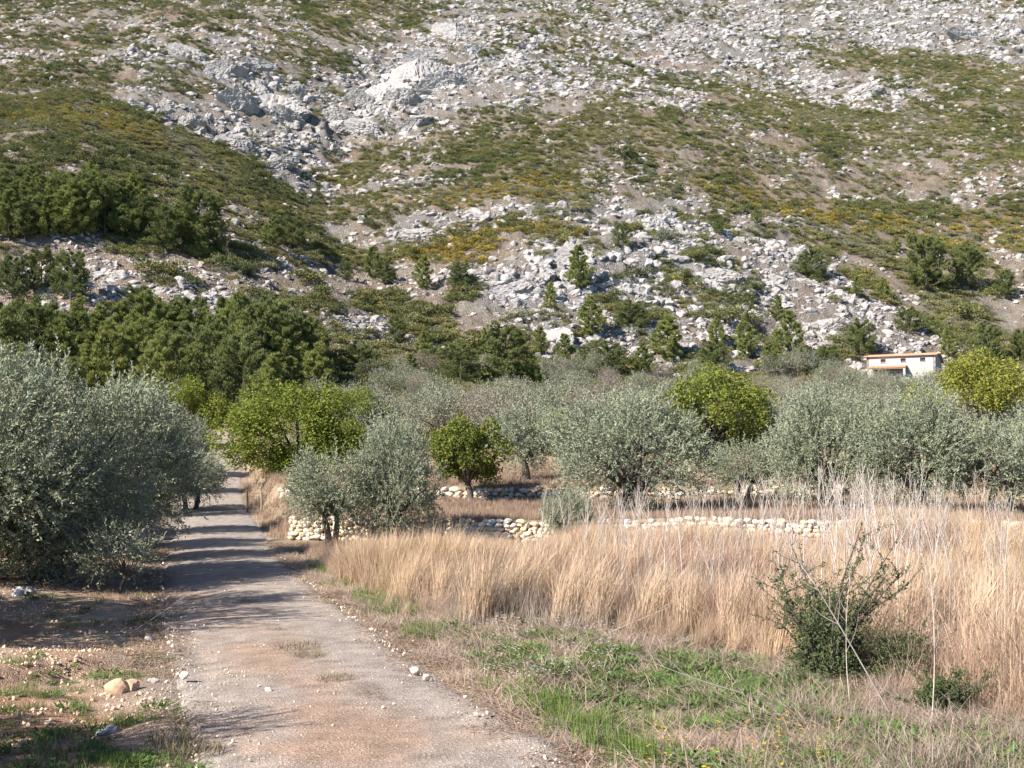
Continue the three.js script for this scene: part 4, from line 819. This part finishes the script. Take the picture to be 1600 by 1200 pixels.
// green verge
{
  const r = rng(171), fine = [], weed = [], low = [];
  const G = [[.145, .235, .045], [.11, .195, .04], [.18, .26, .06]];
  for (let n = 0; n < 26000; n++) {
    const d = between(r, 6.5, 26), x = between(r, -7, 0.47 * d + 1), s = x - roadX(d), fe = curve(frontEdge, x);
    if (s < 1.5) continue;
    const strip = gauss(s - 1.95, 0, 0.16, 1) * smooth(25, 22, d) * clamp(0.2 + 1.8 * noise(d / 1.1, 3, 175)), lawn = (1 - 0.4 * smooth(1.6, 3.2, x)) * smooth(-0.9, 0.4, fe - d) * smooth(1.75, 2.3, s) * smooth(15.5, 13.6, d) * clamp(0.5 + 1.5 * fbm(x / 1.1, d / 1.1, 3, 177));
    if (r() > max(strip, lawn * 0.75)) continue;
    const k = between(r, 0.75, 1.2), o = { x, d, y: landForm(x, d), s: between(r, 0.6, 1.15), sy: strip > lawn ? 1.35 : 0.9, turn: r() * 6.3, tint: [k, k, k] };
    (strip > lawn ? fine : r() < 0.45 ? fine : weed).push(o);
  }
  for (let n = 0; n < 9000; n++) {       // sparse green on the red soil side
    const d = between(r, 6.5, 22), s = between(r, -6.5, -1.25), x = roadX(d) + s, p = fbm(x / 0.9, d / 0.9, 3, 181);
    const zone = 0.7 * gauss(s + 1.9, d - 10.2, 0.5, 1.2) + 0.9 * gauss(s + 1.9, d - 8, 0.7, 0.7) + 0.2 * gauss(s + 2.2, d - 15.5, 0.8, 1.6);
    if (r() > zone * clamp(0.4 + p * 2)) continue;
    low.push({ x, d, y: landForm(x, d), s: between(r, 0.35, 0.8), sy: 0.8, turn: r() * 6.3, tint: (k => [k, k, k])(between(r, 0.7, 1.15)) });
  }
  console.log('green', fine.length, weed.length, low.length);
  const fineShapes = [1, 2, 3].map(k => bladeTuft(970 + k, 60, 0.13, 0.07, 0.2, 0.007, G, 0.6, 0.6, 3));
  const weedShapes = [1, 2, 3].map(k => { const q = rng(980 + k), S = new Shape(); for (let i = 0; i < 60; i++) { const a = q() * 6.3, rad = 0.16 * sqrt(q()), at = V(rad * cos(a), between(q, 0, 0.07), rad * sin(a)), dir = V(cos(a), between(q, 0.1, 0.9), sin(a)).add(unit(q).multiplyScalar(0.5)).normalize(), side = V().crossVectors(dir, V(0, 1, 0)).add(unit(q).multiplyScalar(0.3)).normalize(); leaf(S, at, dir, side, between(q, 0.05, 0.11), between(q, 0.02, 0.04), tone(q, [.10, .185, .04], 0.3)); } return S.build(); });
  scatter('green_grass', 'short green grass along the verge of the track', 'grass', fineShapes, M.green, fine);
  scatter('green_weeds', 'low broad-leaved green weeds on the verge', 'weeds', weedShapes, M.green, weed);
  scatter('soil_grass', 'sparse green grass on the red soil beside the track', 'grass', [...fineShapes, weedShapes[0]], M.green, low);
}
{
  const r = rng(185), fl = (seed, c) => { const q = rng(seed), S = new Shape(); for (let i = 0; i < 3; i++) { const b = V(between(q, -.05, .05), between(q, .1, .17), between(q, -.05, .05)); for (let k = 0; k < 7; k++) { const a = k * 0.9, dir = V(cos(a), 0.35, sin(a)).normalize(); leaf(S, b, dir, V(-sin(a), 0, cos(a)), 0.014, 0.01, c); } } return S.build(); };
  const yellow = [], white = [];
  for (let i = 0; i < 34; i++) { const d = between(r, 7, 9), x = atPx(between(r, 1000, 1300), d); yellow.push({ x, d, y: landForm(x, d), s: 1, turn: r() * 6 }); }
  for (let i = 0; i < 90; i++) { const d = between(r, 11, 14.5), x = atPx(between(r, 760, 960), d); white.push({ x, d, y: landForm(x, d), s: 1, turn: r() * 6 }); }
  scatter('yellow_flowers', 'tiny yellow flowers in the green verge', 'flowers', [fl(1, [.75, .5, .02])], M.green, yellow);
  scatter('white_flowers', 'tiny white flowers in the green verge', 'flowers', [fl(2, [.75, .75, .72])], M.green, white);
}
{ // dry tufts and straw on the red soil side
  const r = rng(191), dry = [];
  for (let n = 0; n < 9000; n++) { const d = between(r, 6.5, 30), s = between(r, -7, -1.1), x = roadX(d) + s, p = fbm(x / 0.8, d / 0.8, 3, 195); if (r() > (0.1 + 0.6 * gauss(s + 1.7, 0, 0.45, 1)) * clamp(0.35 + p * 1.8)) continue; dry.push({ x, d, y: landForm(x, d), s: between(r, 0.2, 0.5), sy: between(r, 0.4, 0.9), turn: r() * 6.3, tint: (k => [k, k, k])(between(r, 0.7, 1.1)) }); }
  scatter('soil_straw', 'short dry straw lying on the red soil', 'straw', [1, 2].map(k => bladeTuft(990 + k, 34, 0.28, 0.15, 0.5, 0.006, [...GREYSTRAW, ...STRAW], 1.1, 0.7, 3)), M.straw, dry);
}

// ---------------------------------------------------------------- the spiny shrub in the field and its neighbours
function spinyShrub(seed, H, R, stems, dense, colour) {
  const r = rng(seed), wood = [], S = new Shape();
  const leafRow = (a, b, n, sz) => { for (let i = 0; i < n; i++) { const t = r(), at = a.clone().lerp(b, t).add(unit(r).multiplyScalar(0.012)), dir = b.clone().sub(a).normalize().multiplyScalar(0.4).add(unit(r)).normalize(), side = V().crossVectors(dir, unit(r)).normalize(); leaf(S, at, dir, side, sz * between(r, 0.6, 1.2), sz * between(r, 0.35, 0.55), tone(r, colour, 0.3)); } };
  for (let i = 0; i < stems; i++) {
    const a = r() * 6.3, out = R * between(r, 0.25, 1), h = H * between(r, 0.45, 1) * (1 - 0.25 * out / R), top = V(cos(a) * out, h, sin(a) * out * 0.8), m = V(cos(a) * out * 0.35, h * 0.52, sin(a) * out * 0.3).add(unit(r).multiplyScalar(0.06));
    wood.push(limb([V(cos(a) * 0.06, -0.06, sin(a) * 0.06), m, top], [0.013, 0.009, 0.003], 5, 0.15, seed + i));
    leafRow(m, top, 44, 0.034);
    for (let k = 0; k < 9; k++) { const t = between(r, 0.15, 0.95), b = t < 0.5 ? V(0, 0, 0).lerp(m, t * 2) : m.clone().lerp(top, t * 2 - 1), e = b.clone().add(unit(r).setY(between(r, 0.1, 0.9)).multiplyScalar(between(r, 0.12, 0.34))); wood.push(limb([b, b.clone().lerp(e, 0.5).add(unit(r).multiplyScalar(0.02)), e], [0.005, 0.003, 0.0015], 3, 0, k)); leafRow(b, e, 22, 0.034); }
  }
  for (let i = 0; i < dense; i++) { const u = unit(r), p = V(u.x * R * 0.36 * r() ** 0.4, abs(u.y) * H * 0.5 * r() ** 0.5 + 0.1, u.z * R * 0.36 * r() ** 0.4), e = p.clone().add(unit(r).multiplyScalar(0.12)); leafRow(p, e, 5, 0.034); }
  const g = new THREE.Group(); part(mergeGeometries(wood), M.bark, 'stems', g); part(S.build(), M.shrub, 'foliage', g, { kind: 'stuff' });
  return g;
}
const spiny = spinyShrub(1001, 1.65, 0.95, 20, 1300, [.085, .115, .05]);
placed(spiny, atPx(1285, 11.4), 11.4, 1.12, 0.5, 'spiny_shrub', 'dark spiny shrub with bare spreading branches in the dry grass', 'shrub');
const spinyLow = spinyShrub(1002, 0.75, 0.7, 14, 2200, [.085, .115, .045]);
placed(spinyLow, atPx(1400, 11.2), 11.2, 1.0, 1.5, 'spiny_shrub', 'low dark green bush at the foot of the spiny shrub', 'shrub');
placed(spinyLow, atPx(1460, 9.8), 9.8, 0.8, 3.1, 'spiny_shrub', 'low dull green bush under dead stalks near the picture edge', 'shrub');
placed(spiny, atPx(1565, 14.5), 14.5, 0.62, 2.6, 'spiny_shrub', 'small spiny shrub in the dry grass at the picture edge', 'shrub');
// olive suckers and sapling under the grove trees
const sapling = oliveKind(408, 0.5, 1.0, 0.3, 160, 14, 0.07, 0.02, 0.35, 0.025, 1);
placed(sapling, atPx(188, 18.6), 18.6, 1.0, 0.4, 'olive_sapling', 'small dark olive sapling on the shaded red soil', 'sapling');
placed(sapling, atPx(60, 19), 19, 1.1, 2.4, 'olive_sapling', 'thin pale forked sapling under the big olive', 'sapling');

// ---------------------------------------------------------------- stones, clods and sticks near the camera
const pebbleShapes = [1, 2, 3, 4].map(k => stoneShape(1100 + k, 1, 0.3, 0.7, 0.5));
{
  const r = rng(201), small = [];
  for (let n = 0; n < 90000 && small.length < 17000; n++) {
    const d = 6 + 24 * r() ** 1.6, s = between(r, -6.5, 2.1), x = roadX(d) + s, p = fbm(x / 0.7, d / 0.7, 3, 205);
    const on = abs(s) < 1.25 ? 0.07 + 0.5 * gauss(s + 0.95, d - 12.5, 0.35, 2.2) + 0.35 * gauss(s - 1.2, 0, 0.15, 1) : s < 0 ? 0.85 : 0.6;
    if (r() > on * clamp(0.5 + p * 1.8)) continue;
    const sz = (0.005 + 0.02 * r() ** 4) * (abs(s) < 1.2 ? 0.7 : 1.2), g = between(r, 0.75, 1.25), w = s < -1.4 ? 0.12 : 0.04;
    small.push({ x, d, y: (abs(s) < 1.3 ? roadH(x, d) + 0.06 : landForm(x, d)) + sz * 0.2, s: sz, turn: r() * 6.3, tx: r(), tz: r(), tint: [g * (1 + w), g, g * (1 - w)] });
  }
  scatter('pebbles', 'loose pale pebbles on the track and the red soil', 'pebbles', pebbleShapes, M.wallStone, small);
}
for (const [px, d, s, mat, label] of [
  [190, 10.9, .105, 'redStone', 'tan double-humped stone lying in grass beside the track'], [212, 10.95, .085, 'redStone', 'smaller tan stone touching the double-humped one'], [184, 9.4, .06, 'lime', 'grey stone in the tree shadow near the verge'], [170, 9.35, .05, 'lime', 'small grey stone beside the shaded grey one'],
  [248, 11.3, .05, 'wallStoneGrey', 'dark cracked stone at the gravel edge'], [296, 11.3, .045, 'wallStone', 'flat pale stone on the gravel edge'], [35, 17.4, .11, 'wallStoneGrey', 'white-flecked rock on the soil by the tree shadow'], [56, 17.6, .09, 'lime', 'second rock by the tree shadow'], [240, 13.9, .07, 'wallStone', 'split pale stone among dry twigs'],
  [650, 11.7, .055, 'wallStoneGrey', 'grey stone at the right edge of the track'], [668, 11.4, .04, 'wallStone', 'pale stone at the right edge of the track'], [425, 10.8, .03, 'wallStone', 'cream pebble alone on the dusty track'],
]) {
  const x = atPx(px, d), o = new THREE.Mesh(wallShapes[(px | 0) % 7], M[mat]); const onRoad = abs(x - roadX(d)) < 1.3;
  o.position.set(x, (onRoad ? roadH(x, d) + 0.06 : landForm(x, d)) + s * 0.3, -d); o.rotation.set(px, px * 2.1, 0.2); o.scale.set(s * 1.3, s * 0.8, s);
  thing(o, 'field_stone', label, 'stone');
}
{ // weeds rooted in the cracks of the concrete
  const r = rng(211), proto = bladeTuft(1201, 190, 0.24, 0.08, 0.26, 0.007, [[.20, .15, .10], [.17, .19, .07], [.26, .20, .13], [.30, .25, .18]], 1.3, 0.7, 3);
  for (const [px, d, s, label] of [[470, 13.2, 1, 'dry weed clump in the middle of the track'], [483, 12.7, .8, 'greenish weed clump below the dry one on the track'], [432, 14.6, .5, 'small weed tuft higher on the track crack'], [530, 11.4, .7, 'flat weed tuft on the lower track'], [385, 17.6, .5, 'tiny tuft at the edge of the tree shadow'], [372, 20.6, .5, 'tuft on the crack above the shadow'], [280, 8.9, .9, 'brown dry weed at the left edge of the track'], [310, 8.6, .8, 'brown litter tuft beside the dry weed']]) {
    const x = atPx(px, d), o = new THREE.Mesh(proto, M.straw); o.position.set(x, roadH(x, d) + 0.05, -d); o.rotation.y = r() * 6; o.scale.set(s * 1.2, s * 0.8, s);
    thing(o, 'weed_tuft', label, 'weed');
  }
}
{ // brown leaf and stem litter along the edges and cracks of the track
  const r = rng(221), q = rng(223), edge = [], shapes = [1, 2].map(() => { const S = new Shape(); for (let i = 0; i < 26; i++) { const a = q() * 6.3, at = V(between(q, -.16, .16), between(q, 0.004, 0.03), between(q, -.16, .16)), dir = V(cos(a), between(q, -.1, .35), sin(a)).normalize(); leaf(S, at, dir, V(-sin(a), between(q, -.4, .4), cos(a)).normalize(), between(q, 0.02, 0.075), between(q, 0.005, 0.016), tone(q, [[.22, .145, .10], [.30, .21, .15], [.40, .32, .24]][floor(q() * 3)], 0.25)); } return S.build(); });
  for (let n = 0; n < 9000; n++) {
    const d = between(r, 6.5, 30), right = r() < 0.6, s = right ? between(r, 1.1, 2.2) : between(r, -2.2, -1.0), x = roadX(d) + s, p = fbm(x / 0.6, d / 1.1, 3, 225);
    if (r() > clamp(gauss(abs(s) - (right ? 1.55 : 1.5), 0, 0.26, 1) * (0.5 + 1.6 * p))) continue;
    edge.push({ x, d, y: (abs(s) < 1.3 ? roadH(x, d) + 0.03 : landForm(x, d)) + 0.005, s: between(r, 0.6, 1.2), turn: r() * 6.3, tint: (k => [k, k, k])(between(r, 0.75, 1.2)) });
  }
  for (let n = 0; n < 900; n++) { const d = between(r, 9.5, 24), c = -0.05 + 0.5 * smooth(20, 11, d) + 0.12 * noise(d / 0.8, 7, 227), s = c + between(r, -1, 1) * 0.09, x = roadX(d) + s; if (noise(d / 0.9, 1, 229) < 0.05 || r() < 0.4) continue; edge.push({ x, d, y: roadH(x, d) + 0.062, s: between(r, 0.3, 0.7), turn: r() * 6.3, tint: [0.7, 0.75, 0.7] }); }
  scatter('leaf_litter', 'brown leaf litter along the edges and cracks of the track', 'litter', shapes, M.straw, edge);
}
{ // dry tangle in the near corner of the field
  const r = rng(231), spots = [];
  for (let n = 0; n < 5000; n++) { const d = between(r, 7, 12.5), px = between(r, 1080, 1680), x = atPx(px, d), fe = curve(frontEdge, x); if (d > fe + 0.4 || r() > smooth(1150, 1480, px + 160 * noise(x / 0.8, d / 0.8, 233)) * clamp(0.13 + 0.3 * fbm(x / 0.7, d / 0.7, 2, 235))) continue; spots.push({ x, d, y: landForm(x, d), s: between(r, 0.4, 0.9), sy: between(r, 0.4, 0.8), turn: r() * 6.3, tx: between(r, -.3, .3), tz: between(r, -.3, .3), tint: (k => [k, k, k])(between(r, 0.6, 1.1)) }); }
  console.log('tangle', spots.length);
  scatter('dry_tangle', 'tangle of grey dead stems at the near corner of the field', 'dead stems', [1, 2, 3].map(k => bladeTuft(1210 + k, 60, 0.26, 0.2, 0.6, 0.007, [...GREYSTRAW, [.36, .28, .22], [.27, .21, .17]], 1.2, 0.8, 4)), M.straw, spots);
}
console.log('small things done');

renderer.render(scene, camera);
